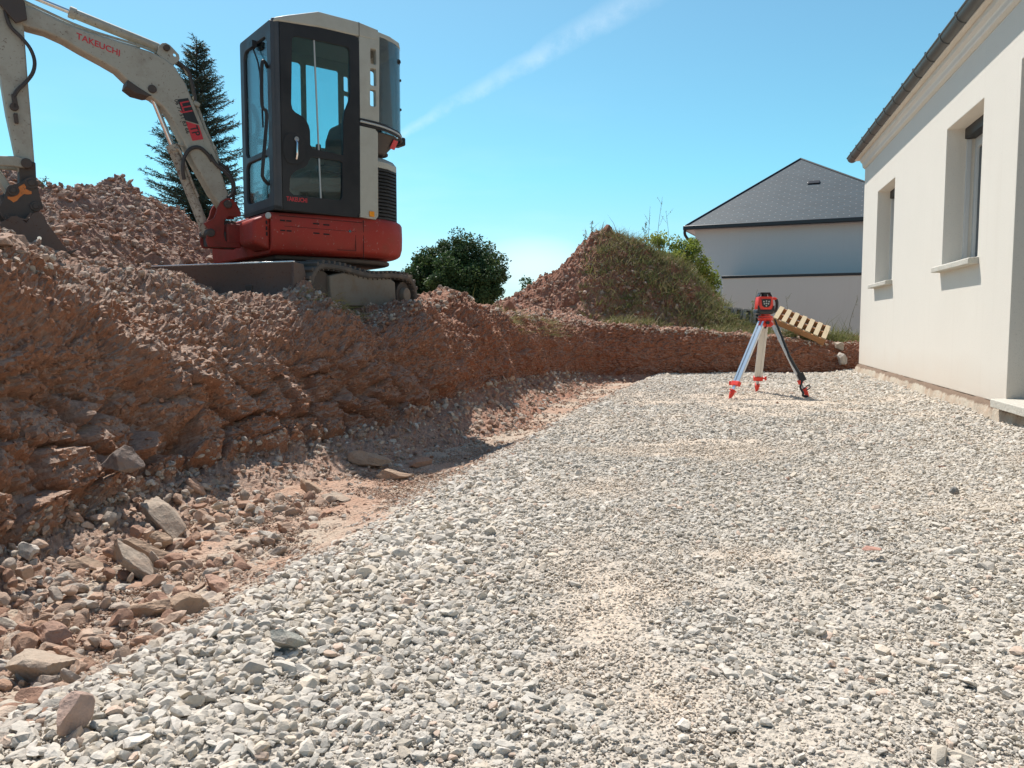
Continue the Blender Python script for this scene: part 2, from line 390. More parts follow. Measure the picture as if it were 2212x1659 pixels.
# ------------------------------------------------------------------ terrain functions
GX_Y = np.array([-1, .8, 1.5, 2, 2.8, 3.7, 4.7, 5.8, 8.4, 11.2, 13.5]); GX_X = np.array([-1.2, -1.15, -.97, -.76, -.60, -.38, -.04, .22, .96, 1.90, 2.6])
def gravel_edge(y): return np.interp(y, GX_Y, GX_X)
def wallx(y): return 2.234 + .2647 * y
HX = np.array([-14, -9, -7, -5.9, -5.45, -4.95, -4.75, -4.45, -4.1, -3.58, -3.3, -2.9, -2.1, -1.7, -1.2, 3]); HZ = np.array([1.9, 2.3, 2.6, 2.56, 2.52, 2.40, 2.36, 2.40, 2.26, 1.92, 1.72, 1.5, 1.36, 1.16, .90, .82])
MX = np.array([-3, -1.5, -.6, .22, .85, 1.3, 1.75, 2.1, 2.5, 2.9, 3.37, 3.6, 3.9, 4.3, 5, 8]); MZ = np.array([.85, .9, 1.1, 1.38, 1.78, 2.17, 2.42, 2.42, 2.26, 2.03, 1.72, 1.5, 1.22, .85, .6, .5])
def terrace(x, y, detail=True):
    base = np.interp(y, [0, 3.5, 5, 6.2, 8.2, 10.5, 13, 14.5, 20, 60], [1.22, 1.2, 1.10, .98, 1.0, .90, .80, .78, .75, .4])
    base = base - sstep(1.5, 5.5, x) * .32 * sstep(12, 13.5, y)
    base = base + sstep(-2.5, -3.5, x) * .28 * sstep(2, 5.5, y)
    hz = np.interp(x, HX, HZ); y0 = np.interp(x, [-3.6, -2.2], [5.7, 8.1]); t = np.clip((y - y0) / (9 - y0), 0, 1)
    z = base + np.maximum(hz - base, 0) * np.where(y < 9, t ** 1.1, np.clip(1 - (y - 9) / 3, 0, 1)) * sstep(1, -1, x)
    mz = np.interp(x, MX, MZ); t2 = np.clip((y - 13.75) / 1.55, 0, 1)
    prof = np.where(y < 15.3, np.sin(t2 * math.pi / 2) ** 1.15, np.clip(1 - (y - 15.3) / 3, 0, 1))
    z = np.maximum(z, base + np.maximum(mz - base, 0) * prof * sstep(-4, -2.5, x))
    # extra spoil shelf left of the mound, closer to the viewer
    z = z + .22 * np.exp(-((x - .55) / .8) ** 2 - ((y - 12.9) / .9) ** 2) * (x < 3)
    z = z + .1 * np.exp(-((x + .5) / .5) ** 2 - ((y - 10.6) / .8) ** 2)
    far = sstep(20, 60, np.hypot(x, y)); z = z * (1 - far) + (-.4) * far
    return z

# far ground sheet to the horizon
ang = np.linspace(0, 2 * math.pi, 73); rad = np.array([0, 8, 14, 18, 24, 32, 45, 70, 120, 250, 600, 1500])
A_, B_ = np.meshgrid(ang, rad, indexing='ij'); X = B_ * np.cos(A_) + 2; Y = B_ * np.sin(A_) + 8
Z = np.where(B_ < 17, -.55, np.minimum(terrace(X, Y), .75) - .1); 
go = npmesh('ground', np.stack([X, Y, Z], -1).reshape(-1, 3), gridfaces(73, 12), M['soil'], True); tag(go, 'bare earth reaching away behind the building site', kind='structure')

# ---- earth bank: ribbon along the cut
FOOT = np.array([(-1.86, -2, -.1), (-1.84, 1, -.1), (-1.84, 2.9, -.06), (-1.70, 4.05, .0), (-1.33, 4.95, .02), (-.90, 5.70, .03), (-.50, 6.85, .14), (-.08, 8.5, .15), (.36, 10.3, .10), (.88, 11.9, .03), (1.42, 12.65, -.03), (2.4, 12.92, -.05), (4, 13.04, -.05), (5.2, 13.15, -.05), (6.5, 13.2, -.05), (8, 13.6, -.05)])
CRST = np.array([(-2.5, -2, 1.2), (-2.5, 1.2, 1.2), (-2.58, 3.5, 1.18), (-2.5, 4.95, 1.06), (-1.88, 5.65, .935), (-1.36, 6.35, .935), (-.92, 7.35, .98), (-.44, 8.85, .96), (.04, 10.5, .88), (.55, 12.3, .84), (1.2, 12.95, .80), (2.35, 13.10, .72), (4, 13.20, .60), (5.25, 13.35, .47), (6.8, 14.0, .42), (8.4, 14.4, .4)])
def resample(P, q):
    return np.stack([np.interp(q, np.arange(len(P)), P[:, k]) for k in range(3)], 1)
def smooth1(A, n):
    k = np.ones(n) / n; B = np.vstack([np.repeat(A[:1], n // 2, 0), A, np.repeat(A[-1:], n // 2, 0)])
    return np.stack([np.convolve(B[:, i], k, 'valid') for i in range(3)], 1)[:len(A)]
q = np.linspace(0, len(FOOT) - 1, 4000); F_ = resample(FOOT, q); C_ = resample(CRST, q)
F_ = smooth1(F_, 111); C_ = smooth1(C_, 111)
arc = np.r_[0, np.cumsum(np.linalg.norm(np.diff((F_ + C_)[:, :2] / 2, axis=0), axis=1))]
ym = (F_[:, 1] + C_[:, 1]) / 2
dens = np.interp(np.hypot(*((F_ + C_)[:, :2] / 2).T), [0, 3, 5, 8, 13], [20, 80, 66, 52, 40]); dens[ym < 1.6] = 14
cum = np.r_[0, np.cumsum((dens[1:] + dens[:-1]) / 2 * np.diff(arc))]
nu = int(cum[-1]); uu = np.interp(np.linspace(0, cum[-1], nu), cum, np.arange(4000))
F_ = resample(F_, uu); C_ = resample(C_, uu); S_ = np.interp(uu, np.arange(4000), arc)
H2 = C_ - F_; Wd = np.linalg.norm(H2[:, :2], axis=1); hd = H2[:, :2] / Wd[:, None]
nA, nB, nC = 34, 110, 50
pr = np.array([(-.85, None), (0, 0), (.16, .10), (.27, .36), (.37, .62), (.52, .80), (.75, .93), (1, 1)], dtype=object)
vA = np.linspace(-.8, 0, nA, endpoint=False); vB = np.linspace(0, 1, nB, endpoint=False); vC = np.linspace(0, 1.5, nC) ** 1.0
rB = np.interp(vB, [0, .10, .30, .52, .70, .86, 1], [0, .10, .17, .24, .44, .72, 1]); qB = np.interp(vB, [0, .10, .30, .52, .70, .86, 1], [0, .09, .34, .60, .78, .92, 1])
kk = np.ones(7) / 7
rB = np.convolve(np.r_[[rB[0]] * 3, rB, [1] * 3], kk, 'valid'); qB = np.convolve(np.r_[[qB[0]] * 3, qB, [1] * 3], kk, 'valid')
nv = nA + nB + nC
bank = np.zeros((nu, nv, 3))
for j in range(nA):
    bank[:, j, :2] = F_[:, :2] + hd * vA[j]; a = (vA[j] + .8) / .8
    bank[:, j, 2] = -.19 + (F_[:, 2] + .19) * a ** 1.7
for j in range(nB):
    bank[:, nA + j, :2] = F_[:, :2] + H2[:, :2] * rB[j]; bank[:, nA + j, 2] = F_[:, 2] + H2[:, 2] * qB[j]
for j in range(nC):
    P = C_[:, :2] + hd * vC[j]; bank[:, nA + nB + j, :2] = P; w = sstep(0, .5, np.full(nu, vC[j]))
    bank[:, nA + nB + j, 2] = C_[:, 2] * (1 - w) + terrace(P[:, 0], P[:, 1]) * w - .25 * sstep(1.2, 1.5, vC[j])
du = np.gradient(bank, axis=0); dv = np.gradient(bank, axis=1); N_ = np.cross(du, dv); N_ /= np.linalg.norm(N_, axis=2)[..., None] + 1e-9
if N_[nu // 2, nA + nB + 10, 2] < 0: N_ = -N_
P = bank.reshape(-1, 3); N1 = N_.reshape(-1, 3)
vv = np.tile(np.arange(nv), nu); ss = np.repeat(S_, nv)
face = sstep(nA - 10, nA + 12, vv) * (1 - sstep(nA + nB - 4, nA + nB + 22, vv))
hgt = np.clip(P[:, 2], -.2, 1.4)
# digging scoops: irregular spurs leaning along the cut
ph = ss + hgt * .75 + .35 * vnoise(np.stack([ss * .8, hgt * .8, ss * 0], 1), 5)
sc1 = np.abs(np.sin(ph * math.pi / 1.25 + 1.1 * vnoise(np.stack([ss * .5, ss * 0, ss * 0], 1), 9)))
wide = sstep(12.2, 11.2, P[:, 1]); disp = face * (.13 * (.55 - sc1) * (.4 + .9 * sstep(.15, .9, hgt))) * (.12 + .88 * wide) * (1 - .35 * sstep(6.3, 8, P[:, 1]))
disp += face * .09 * fbm(P * np.array([1.6, 1.6, 2.2]), 4, 20) * (.45 + .55 * wide)
Pw = P + .05 * np.stack([fbm(P * 4, 3, 31), fbm(P * 4, 3, 34), fbm(P * 4, 3, 37)], 1)
big = chunks(Pw * np.array([3.4, 3.4, 4.6]), 41); sml = chunks(Pw * 11, 47); ti = chunks(Pw * 26, 53)
lowf = 1 - sstep(.35, .75, hgt + .15 * vnoise(P * 2, 71))
grain = worley(Pw * np.array([2.6, 2.6, 6.0]) + .4 * np.stack([vnoise(P * 3, 33)] * 3, 1), 88)
crack = np.clip((grain[1] - grain[0]) * 6, 0, 1)
near = 1 - sstep(5.5, 8, P[:, 1]); disp += face * (.092 * big * (.15 + 1.05 * lowf) * (.35 + .65 * near) + .022 * sml * (.35 + .7 * (1 - lowf)) + .012 * ti + .022 * (crack - 1) * lowf * near)
disp += face * .020 * ridged(P * np.array([7, 7, 5]), 4, 84) * (.4 + .6 * (1 - lowf))
flatm = (1 - face)
disp += flatm * (.03 * fbm(P * 3, 3, 60) + .022 * sml + .012 * ti) * np.where(vv < nA, .6, 1)
disp += .011 * ridged(P * 26, 4, 80, .65) * (face * .8 + .5)
disp *= (.35 + .65 * sstep(0, 8, vv))
P2 = P + N1 * disp[:, None]
P2[:, 2] += np.where(vv > nA + nB, .05 * fbm(P * 5, 3, 90), 0) * (1 - sstep(nv - 12, nv, vv))
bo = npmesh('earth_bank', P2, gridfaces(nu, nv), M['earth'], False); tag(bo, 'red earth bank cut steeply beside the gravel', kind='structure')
BANK = P2.reshape(nu, nv, 3)

# ---- terrace with spoil heaps
def crest_sd(x, y):
    """signed distance behind the crest line (positive on the terrace side)"""
    c = C_[::12, :2]; h = hd[::12]; out = np.zeros(x.shape).ravel(); xf, yf = x.ravel(), y.ravel()
    for s in range(0, len(xf), 40000):
        d = (xf[s:s + 40000, None] - c[None, :, 0]) ** 2 + (yf[s:s + 40000, None] - c[None, :, 1]) ** 2; i = d.argmin(1)
        sg = (xf[s:s + 40000] - c[i, 0]) * h[i, 0] + (yf[s:s + 40000] - c[i, 1]) * h[i, 1]
        out[s:s + 40000] = np.sqrt(d[np.arange(len(i)), i]) * np.sign(sg)
    return out.reshape(x.shape)
def heap_noise(P, amp):
    return amp * (.5 * fbm(P * 1.3, 3, 101) * .35 + .05 * chunks(P * 5, 103) + .04 * chunks(P * 12, 107) + .02 * ridged(P * 16, 3, 109))
def sheet(name, x0, x1, y0, y1, st, m, label):
    xs = np.arange(x0, x1, st); ys = np.arange(y0, y1, st); X, Y = np.meshgrid(xs, ys, indexing='ij'); sd_ = crest_sd(X, Y)
    Z = terrace(X, Y); P = np.stack([X, Y, Z], -1).reshape(-1, 3)
    hn = heap_noise(P, 1.0).reshape(Z.shape); flat = np.minimum(1, .35 + sstep(.95, 1.5, Z))
    Z = Z + hn * flat
    w = sstep(.9, 1.35, sd_); Z = Z * w + (Z - .12) * (1 - w); Z = np.where(sd_ < .25, -.8, Z)
    P = np.stack([X, Y, Z], -1).reshape(-1, 3); Fc = gridfaces(len(xs), len(ys))
    keep = (P[Fc][:, :, 2] > -.7).all(1); Fc = Fc[keep]; used = np.unique(Fc); mp = np.zeros(len(P), np.int64); mp[used] = np.arange(len(used))
    o = npmesh(name, P[used], mp[Fc], m, False); tag(o, label, kind='structure'); return o
heap = sheet('spoil_heap_terrain', -11.5, -.6, -2, 12.6, .032, M['soil'], 'tall heap of pale red rubble behind the digger and the terrace below it')
mnd = sheet('mound_terrain', -.6, 9, 8.5, 19, .034, M['mound'], 'overgrown dark red mound of earth behind the back of the cut')

# ---- pit floor
ny, nx = 560, 520
yy = .5 * (13.6 / .5) ** (np.arange(ny) / (ny - 1)); tt = np.linspace(-1, 1, nx)
Yg = np.repeat(yy[:, None], nx, 1); lo = np.maximum(-.95 * yy - .8, -2.6); hi = np.minimum(wallx(yy) + .35, yy * .9 + 1.5)
Xg = lo[:, None] + (hi - lo)[:, None] * (tt[None] + 1) / 2
ge = gravel_edge(Yg) + .09 * vnoise(np.stack([Xg * 2, Yg * 2, Xg * 0], -1).reshape(-1, 3), 3).reshape(Xg.shape)
gm = sstep(-.32, .12, Xg - ge)
def floor_z(x, y):
    s = x.shape; P = np.stack([x, y, x * 0], -1).reshape(-1, 3)
    g = sstep(-.42, .10, x - gravel_edge(y))
    z = -.13 + .115 * g + (.014 * fbm(P * 1.3, 3, 201)).reshape(s)
    z = z + .05 * sstep(.55, 0., wallx(y) - x) * sstep(4, 6, y)
    return z
Zg = floor_z(Xg, Yg); Pf = np.stack([Xg, Yg, Zg], -1).reshape(-1, 3)
gmf = gm.ravel()
Zd = .004 * fbm(Pf * 14, 3, 211) + (1 - gmf) * (.012 * chunks(Pf * np.array([16, 16, 1]), 215) + .02 * fbm(Pf * 4, 3, 219))
Pf[:, 2] += Zd
sand = sstep(.05, .5, fbm(Pf * np.array([.55, .8, 1]) + 5, 3, 230) + .25 * np.exp(-((Pf[:, 0] - 1.5) / 1.2) ** 2 - ((Pf[:, 1] - 6.3) / 1.3) ** 2) + .2 * np.exp(-((Pf[:, 0] - .25) / .35) ** 2 - ((Pf[:, 1] - 2.6) / .9) ** 2))
def sandiness(x, y):
    P = np.stack([x, y, x * 0], 1)
    g = lambda a, b, ra, rb: np.exp(-((x - a) / ra) ** 2 - ((y - b) / rb) ** 2)
    base = .9 * g(.26, 2.2, .20, .75) + .8 * g(.75, 2.7, .22, .22) + .9 * g(1.35, 5.0, 1.0, .42) + .75 * g(2.3, 8.3, 1.5, 1.3) + .5 * g(.55, 3.6, .35, .6) + .55 * g(1.9, 3.3, .5, .25) + .5 * g(2.6, 4.4, .7, .3) + .4 * g(2.3, 11, 2, 1.2)
    n_ = fbm(P * np.array([2.2, 2.6, 1]) + 5, 5, 230, .62)
    return np.clip(sstep(.10, .95, base + .28 * n_) + .22 * sstep(-.2, .9, n_), 0, 1)
sand = sandiness(Pf[:, 0], Pf[:, 1])
er = sstep(-.3, .4, fbm(Pf * 2.2, 3, 240))[:, None]
ce = np.array([.42, .265, .185]) * er + np.array([.46, .37, .285]) * (1 - er)
cg = np.array([.49, .445, .38]) * (1 - sand[:, None]) + np.array([.57, .475, .375]) * sand[:, None]
cf = ce * (1 - gmf[:, None]) + cg * gmf[:, None]
fo = npmesh('pit_floor', Pf, gridfaces(ny, nx), M['floor'], True, cf); tag(fo, 'reddish earth floor of the cut under the gravel', kind='structure')

# ------------------------------------------------------------------ stones
def ico(sub):
    bm = bmesh.new(); bmesh.ops.create_icosphere(bm, subdivisions=sub, radius=1); bm.verts.ensure_lookup_table()
    V = np.array([v.co[:] for v in bm.verts]); F = np.array([[v.index for v in f.verts] for f in bm.faces]); bm.free(); return V, F
def rockvar(sub, n, seed, cuts=9, lo=.55, hi=.9):
    V0, F = ico(sub); r = np.random.RandomState(seed); out = []
    for i in range(n):
        V = V0.copy()
        for _ in range(cuts):
            d = r.normal(size=3); d /= np.linalg.norm(d); k = r.uniform(lo, hi); s = V @ d; m = s > k; V[m] -= np.outer(s[m] - k, d)
        V += .06 * r.normal(size=(1, 3)) + .10 * np.stack([vnoise(V * 1.6 + i * 7.1, 3), vnoise(V * 1.6 + i * 7.1, 4), vnoise(V * 1.6 + i * 7.1, 5)], 1)
        out.append(V / np.abs(V).max())
    return out, F
def bake(name, pos, size, colr, var, Fv, flat=(.45, .85), m=None, smooth=False, tilt=.35, seed=1, elong=.35, parent=None, ctr=.25):
    r = np.random.RandomState(seed); n = len(pos); which = r.randint(0, len(var), n); Vs = []; Fs = []; Cs = []; base = 0
    for k in range(len(var)):
        ix = np.where(which == k)[0]
        if not len(ix): continue
        a = r.uniform(0, 2 * math.pi, len(ix)); tx = r.normal(0, tilt, len(ix)); ty = r.normal(0, tilt, len(ix))
        S = np.stack([1 + r.uniform(-elong * .3, elong, len(ix)), 1 - r.uniform(0, elong, len(ix)), r.uniform(flat[0], flat[1], len(ix))], 1) * size[ix, None]
        W = var[k][None] * S[:, None]
        def rot(W, t, i, j):
            c, s = np.cos(t)[:, None], np.sin(t)[:, None]; A, B = W[..., i].copy(), W[..., j].copy(); W[..., i] = c * A - s * B; W[..., j] = s * A + c * B
        rot(W, a, 0, 1); rot(W, tx, 1, 2); rot(W, ty, 0, 2)
        W = W + pos[ix][:, None]; W[..., 2] += (S[:, 2] * ctr)[:, None]
        nvv = var[k].shape[0]
        Vs.append(W.reshape(-1, 3)); Fs.append((Fv[None] + (base + np.arange(len(ix)) * nvv)[:, None, None]).reshape(-1, 3)); base += len(ix) * nvv
        Cs.append(np.repeat(colr[ix], nvv, 0))
    return npmesh(name, np.concatenate(Vs), np.concatenate(Fs), m or M['stone'], smooth, np.concatenate(Cs), parent)
G_PAL = np.array([(.56, .525, .465), (.60, .565, .50), (.50, .465, .41), (.60, .53, .435), (.54, .49, .41), (.66, .62, .56), (.40, .38, .34), (.55, .43, .345), (.46, .435, .39)])
G_W = np.array([.24, .2, .14, .14, .1, .07, .05, .03, .03]); G_W /= G_W.sum(); G_PAL = G_PAL * np.array([1.0, .975, .95])
def gcol(n, r): return G_PAL[r.choice(len(G_PAL), n, p=G_W)] * r.uniform(.86, 1.12, (n, 1))
def gravel(y0, y1, spf, sub, seed, nvar):
    r = np.random.RandomState(seed); pts = []
    y = y0
    while y < y1:
        sp = spf(y); x0 = max(-.72 * y - .1, gravel_edge(y) - .38); x1 = min(.72 * y + .1, wallx(y) - .02)
        xs = np.arange(x0, x1, sp); pts.append(np.stack([xs + r.uniform(-.45, .45, len(xs)) * sp, y + r.uniform(-.45, .45, len(xs)) * sp, np.full(len(xs), sp)], 1)); y += sp * .86
    p = np.concatenate(pts); x, y, sp = p.T
    d = x - gravel_edge(y) + .10 * vnoise(np.stack([x * 3, y * 3, x * 0], 1), 77); keep = r.uniform(size=len(x)) < sstep(-.20, .05, d)
    sa = sandiness(x, y); keep &= r.uniform(size=len(x)) > sa * .24
    x, y, sp, sa = x[keep], y[keep], sp[keep], sa[keep]; n = len(x)
    berm = np.exp(-((x - gravel_edge(y) - .3) / .3) ** 2)
    size = sp * np.exp(r.normal(-.60, .33, n)) * (1 - .50 * sa) * (1 + .40 * berm * sstep(6, 2, y)) * (1.14 - .16 * sstep(-.6, .6, x) * sstep(6, 2, y))
    z = floor_z(x, y) + .010 * r.uniform(-.9, .9, n) * (1 - .4 * sa) - (.16 + .10 * sa) * size
    c = gcol(n, r); c = c * (1 - .75 * sa[:, None]) + .75 * sa[:, None] * np.array([.60, .505, .405])
    zone = vnoise(np.stack([x * .9, y * .6, x * 0], 1), 300)[:, None]; c = c * (1 + .10 * zone) * np.where(zone > 0, 1, np.array([.99, 1., 1.01]))
    return np.stack([x, y, z], 1), size, c
v2, f2_ = rockvar(2, 26, 5, 12, .42, .82); v1, f1_ = rockvar(1, 20, 6, 6, .5, .85)
p, s, c = gravel(1.15, 2.7, lambda y: .0138 + .0018 * y, 2, 21, 18); r_ = np.random.RandomState(3)
p2, s2, c2 = gravel(2.7, 13.0, lambda y: .0172 + .0015 * (y - 2.7), 1, 22, 14)
# coarser stones of the foreground left corner and scattered big ones
r0 = np.random.RandomState(31); nb = 900; yb = 1.2 + 1.5 * r0.uniform(size=nb) ** 1.5; xb = gravel_edge(yb) - .15 + np.abs(r0.normal(0, .3, nb))
pb = np.stack([xb, yb, floor_z(xb, yb) + .006], 1); sb = r0.uniform(.013, .024, nb); cb = gcol(nb, r0)
nb2 = 420; yb2 = 1.3 + 10 * r0.uniform(size=nb2); xb2 = gravel_edge(yb2) + r0.uniform(0, 1, nb2) * (np.minimum(.7 * yb2, wallx(yb2)) - gravel_edge(yb2)); pb2 = np.stack([xb2, yb2, floor_z(xb2, yb2) + .004], 1); sb2 = r0.uniform(.014, .026, nb2); cb2 = gcol(nb2, r0); cb2[::24] = (.36, .22, .165)
def grit():
    r = np.random.RandomState(90); pts = []; y = 1.18
    while y < 5.2:
        sp = .0086 + .0026 * (y - 1.2); x0 = max(-.70 * y, gravel_edge(y) - .45); xs = np.arange(x0, .70 * y, sp); pts.append(np.stack([xs + r.uniform(-.5, .5, len(xs)) * sp, y + r.uniform(-.5, .5, len(xs)) * sp, np.full(len(xs), sp)], 1)); y += sp * .9
    x, y, sp = np.concatenate(pts).T; k = r.uniform(size=len(x)) < sstep(-.45, .0, x - gravel_edge(y)); x, y, sp = x[k], y[k], sp[k]; n = len(x)
    sa = sandiness(x, y)[:, None]; c = gcol(n, r) * .95; c = c * .5 + .5 * (np.array([.52, .475, .41]) * (1 - sa) + np.array([.63, .53, .42]) * sa); return np.stack([x, y, floor_z(x, y) + .002 * r.uniform(-.5, 1, n)], 1), sp * np.exp(r.normal(-.95, .35, n)), c
pg, sg, cg_ = grit()
g3 = bake('grit', pg, sg, cg_, v1, f1_, (.5, .9), seed=5); tag(g3, 'fine crushed grit lying between the gravel stones', 'gravel', kind='stuff')
g1 = bake('gravel', np.concatenate([p, pb]), np.concatenate([s, sb]), np.concatenate([c, cb]), v2, f2_, (.42, .8), seed=2)
tag(g1, 'loose pale grey crushed gravel in the foreground', 'gravel', kind='stuff')
g2 = bake('gravel', np.concatenate([p2, pb2]), np.concatenate([s2, sb2]), np.concatenate([c2, cb2]), v1, f1_, (.4, .75), seed=3)
tag(g2, 'trodden pale grey gravel stretching away to the house', 'gravel', kind='stuff')

# rubble: on the apron, shoulder and terrace of the bank, and on the heaps
R_PAL = np.array([(.46, .32, .235), (.42, .27, .19), (.48, .36, .275), (.50, .40, .315), (.37, .225, .16), (.45, .385, .32), (.44, .32, .24)])
def rcol(n, r, grey=0.):
    c = R_PAL[r.randint(0, len(R_PAL), n)] * r.uniform(.75, 1.2, (n, 1)); g = r.uniform(size=n) < grey; c[g] = gcol(n, r)[g] * .95; return c
rr_ = np.random.RandomState(44)
def on_bank(n, j0, j1, ylo, yhi, smin, smax, pw=2.5, grey=.15, ybias=1.):
    i = rr_.randint(0, nu, n * 4); j = (j0 + (j1 - j0) * rr_.uniform(size=n * 4) ** ybias).astype(int); q = BANK[i, j]; k = (q[:, 1] > ylo) & (q[:, 1] < yhi); q = q[k][:n]
    return q, smin + (smax - smin) * rr_.uniform(size=len(q)) ** pw, rcol(len(q), rr_, grey)
sets = [on_bank(3200, 2, nA + 8, 2.0, 6.2, .008, .030, 2.4, .22), on_bank(2500, 2, nA + 5, 6.2, 12.6, .012, .045, 3, .2),
        on_bank(7000, nA + nB - 26, nv - 6, 2.2, 7.5, .007, .030, 3.2, .2), on_bank(4000, nA + nB - 16, nv - 4, 7.5, 14, .012, .045, 3, .12),
        on_bank(9000, nA + 4, nA + nB - 10, 2.2, 12.6, .005, .022, 2.6, .02)]
sets[-1][2][:] = np.array([.38, .20, .125]) * rr_.uniform(.75, 1.2, (len(sets[-1][0]), 1))
nbg = 95; yb_ = 2.05 + 2.0 * rr_.uniform(size=nbg); fb = np.interp(yb_, FOOT[:11, 1], FOOT[:11, 0]); xb_ = fb + .02 + .72 * rr_.uniform(size=nbg) ** 1.1 * np.interp(yb_, [2, 4], [1.0, .6]); sets.append((np.stack([xb_, yb_, floor_z(xb_, yb_) + .02 + .09 * np.clip(1 - (xb_ - fb) / .5, 0, 1)], 1), .022 + .030 * rr_.uniform(size=nbg) ** 2.0, rcol(nbg, rr_, .08)))
# trench floor debris between bank foot and gravel
n = 8200; yt = 1.3 + 10.5 * rr_.uniform(size=n) ** 1.6; fx = np.interp(yt, FOOT[:11, 1], FOOT[:11, 0]); ex = gravel_edge(yt) - .05; xt = fx + .1 + (ex - fx) * rr_.uniform(size=n) ** 1.15
pt = np.stack([xt, yt, floor_z(xt, yt)], 1); st = .006 + .030 * rr_.uniform(size=n) ** 2.6 * np.where((yt < 4.2) & (xt < fx + .85), 1.35, .6); ctt = rcol(n, rr_, .22); sets.append((pt, st, ctt))
pp_, ss_, cc_ = np.concatenate([a for a, _, _ in sets]), np.concatenate([b for _, b, _ in sets]), np.concatenate([c for _, _, c in sets])
nearm = (ss_ / pp_[:, 1]) > .0036
vr2, fr2 = rockvar(3, 16, 61, 11, .5, .85); rb2 = bake('rubble', pp_[nearm], ss_[nearm], cc_[nearm], vr2, fr2, (.35, .8), M['rubble'], tilt=.45, seed=12)
tag(rb2, 'broken red, tan and grey rock fragments at the foot of the bank', 'rubble', kind='stuff')
ru = bake('rubble', pp_[~nearm], ss_[~nearm], cc_[~nearm], v1, f1_, (.4, .8), M['rubble'], tilt=.5, seed=8)
tag(ru, 'small broken red and grey stones fallen along the earth bank', 'rubble', kind='stuff')
# heap rubble
def on_heap(n, x0, x1, y0, y1, smin, smax, pw, grey):
    x = rr_.uniform(x0, x1, n); y = rr_.uniform(y0, y1, n); z0 = terrace(x, y); sdv = crest_sd(x, y); k = (sdv > .8); x, y, z0 = x[k], y[k], z0[k]
    P = np.stack([x, y, z0], 1); fl = np.minimum(1, .35 + sstep(.95, 1.5, z0)); P[:, 2] += heap_noise(P, 1.0) * fl
    return P, smin + (smax - smin) * rr_.uniform(size=len(x)) ** pw, rcol(len(x), rr_, grey)
sets = [on_heap(34000, -8.5, -1.4, 4.4, 9.6, .009, .052, 4.2, .06), on_heap(3500, -3, 0, 8, 12, .01, .05, 3, .1)]
for a, b, c in sets: c *= np.array([.90, .82, .80])
hr = bake('heap_rubble', np.concatenate([a for a, _, _ in sets]), np.concatenate([b for _, b, _ in sets]), np.concatenate([c for _, _, c in sets]), v1, f1_, (.4, .85), M['rubble'], tilt=.55, seed=9)
tag(hr, 'angular pink and tan stones covering the tall spoil heap', 'rubble', kind='stuff')
sets = [on_heap(5500, -.6, 2.6, 11.5, 16, .012, .06, 3.2, .06), on_heap(3000, 2.0, 6.5, 13.6, 16, .01, .05, 3.2, .1)]
for a, b, c in sets: c *= np.array([.95, .82, .78])
mr = bake('mound_rubble', np.concatenate([a for a, _, _ in sets]), np.concatenate([b for _, b, _ in sets]), np.concatenate([c for _, _, c in sets]), v1, f1_, (.4, .85), M['rubble'], tilt=.55, seed=10)
tag(mr, 'dark red clods and stones lying over the overgrown mound', 'rubble', kind='stuff')

# fine crumbs on the trench floor
n = 42000; yq = 1.25 + 4.6 * rr_.uniform(size=n) ** 1.3; fxq = np.interp(yq, FOOT[:11, 1], FOOT[:11, 0]); xq = fxq + .25 + (gravel_edge(yq) - fxq - .2) * rr_.uniform(size=n)
cq = rcol(n, rr_, .2) * .95; cq = cq * .6 + .4 * np.array([.44, .31, .225])
tr = bake('crumbs', np.stack([xq, yq, floor_z(xq, yq) + .002], 1), .0022 + .0068 * rr_.uniform(size=n) ** 2.2, cq, v1, f1_, (.4, .85), M['rubble'], seed=31); tag(tr, 'fine earth crumbs strewn along the trench floor', 'rubble', kind='stuff')
# single large rocks
v3, f3_ = rockvar(4, 14, 15, 14, .45, .85)
def rock(kind_name, loc, dims, rz, colr, label, k, tilt=(0, 0), cat='rock', group=None):
    V = v3[k].copy(); Pn = V * 4 + k * 3; V = V + V * (.035 * chunks(Pn * 1.2, 7) + .025 * fbm(Pn * 2.2, 3, 9))[:, None]
    V = V * (np.array(dims) / 2); Mx = Euler((R(tilt[0]), R(tilt[1]), R(rz))).to_matrix(); V = V @ np.array(Mx).T
    o = npmesh(kind_name, V, f3_, M['rubble'], False, np.tile(np.array(colr), (len(V), 1))); o.location = loc
    tag(o, label, cat, group); return o
RB = (.43, .31, .22); RG = (.45, .365, .285); RP = (.43, .275, .205)
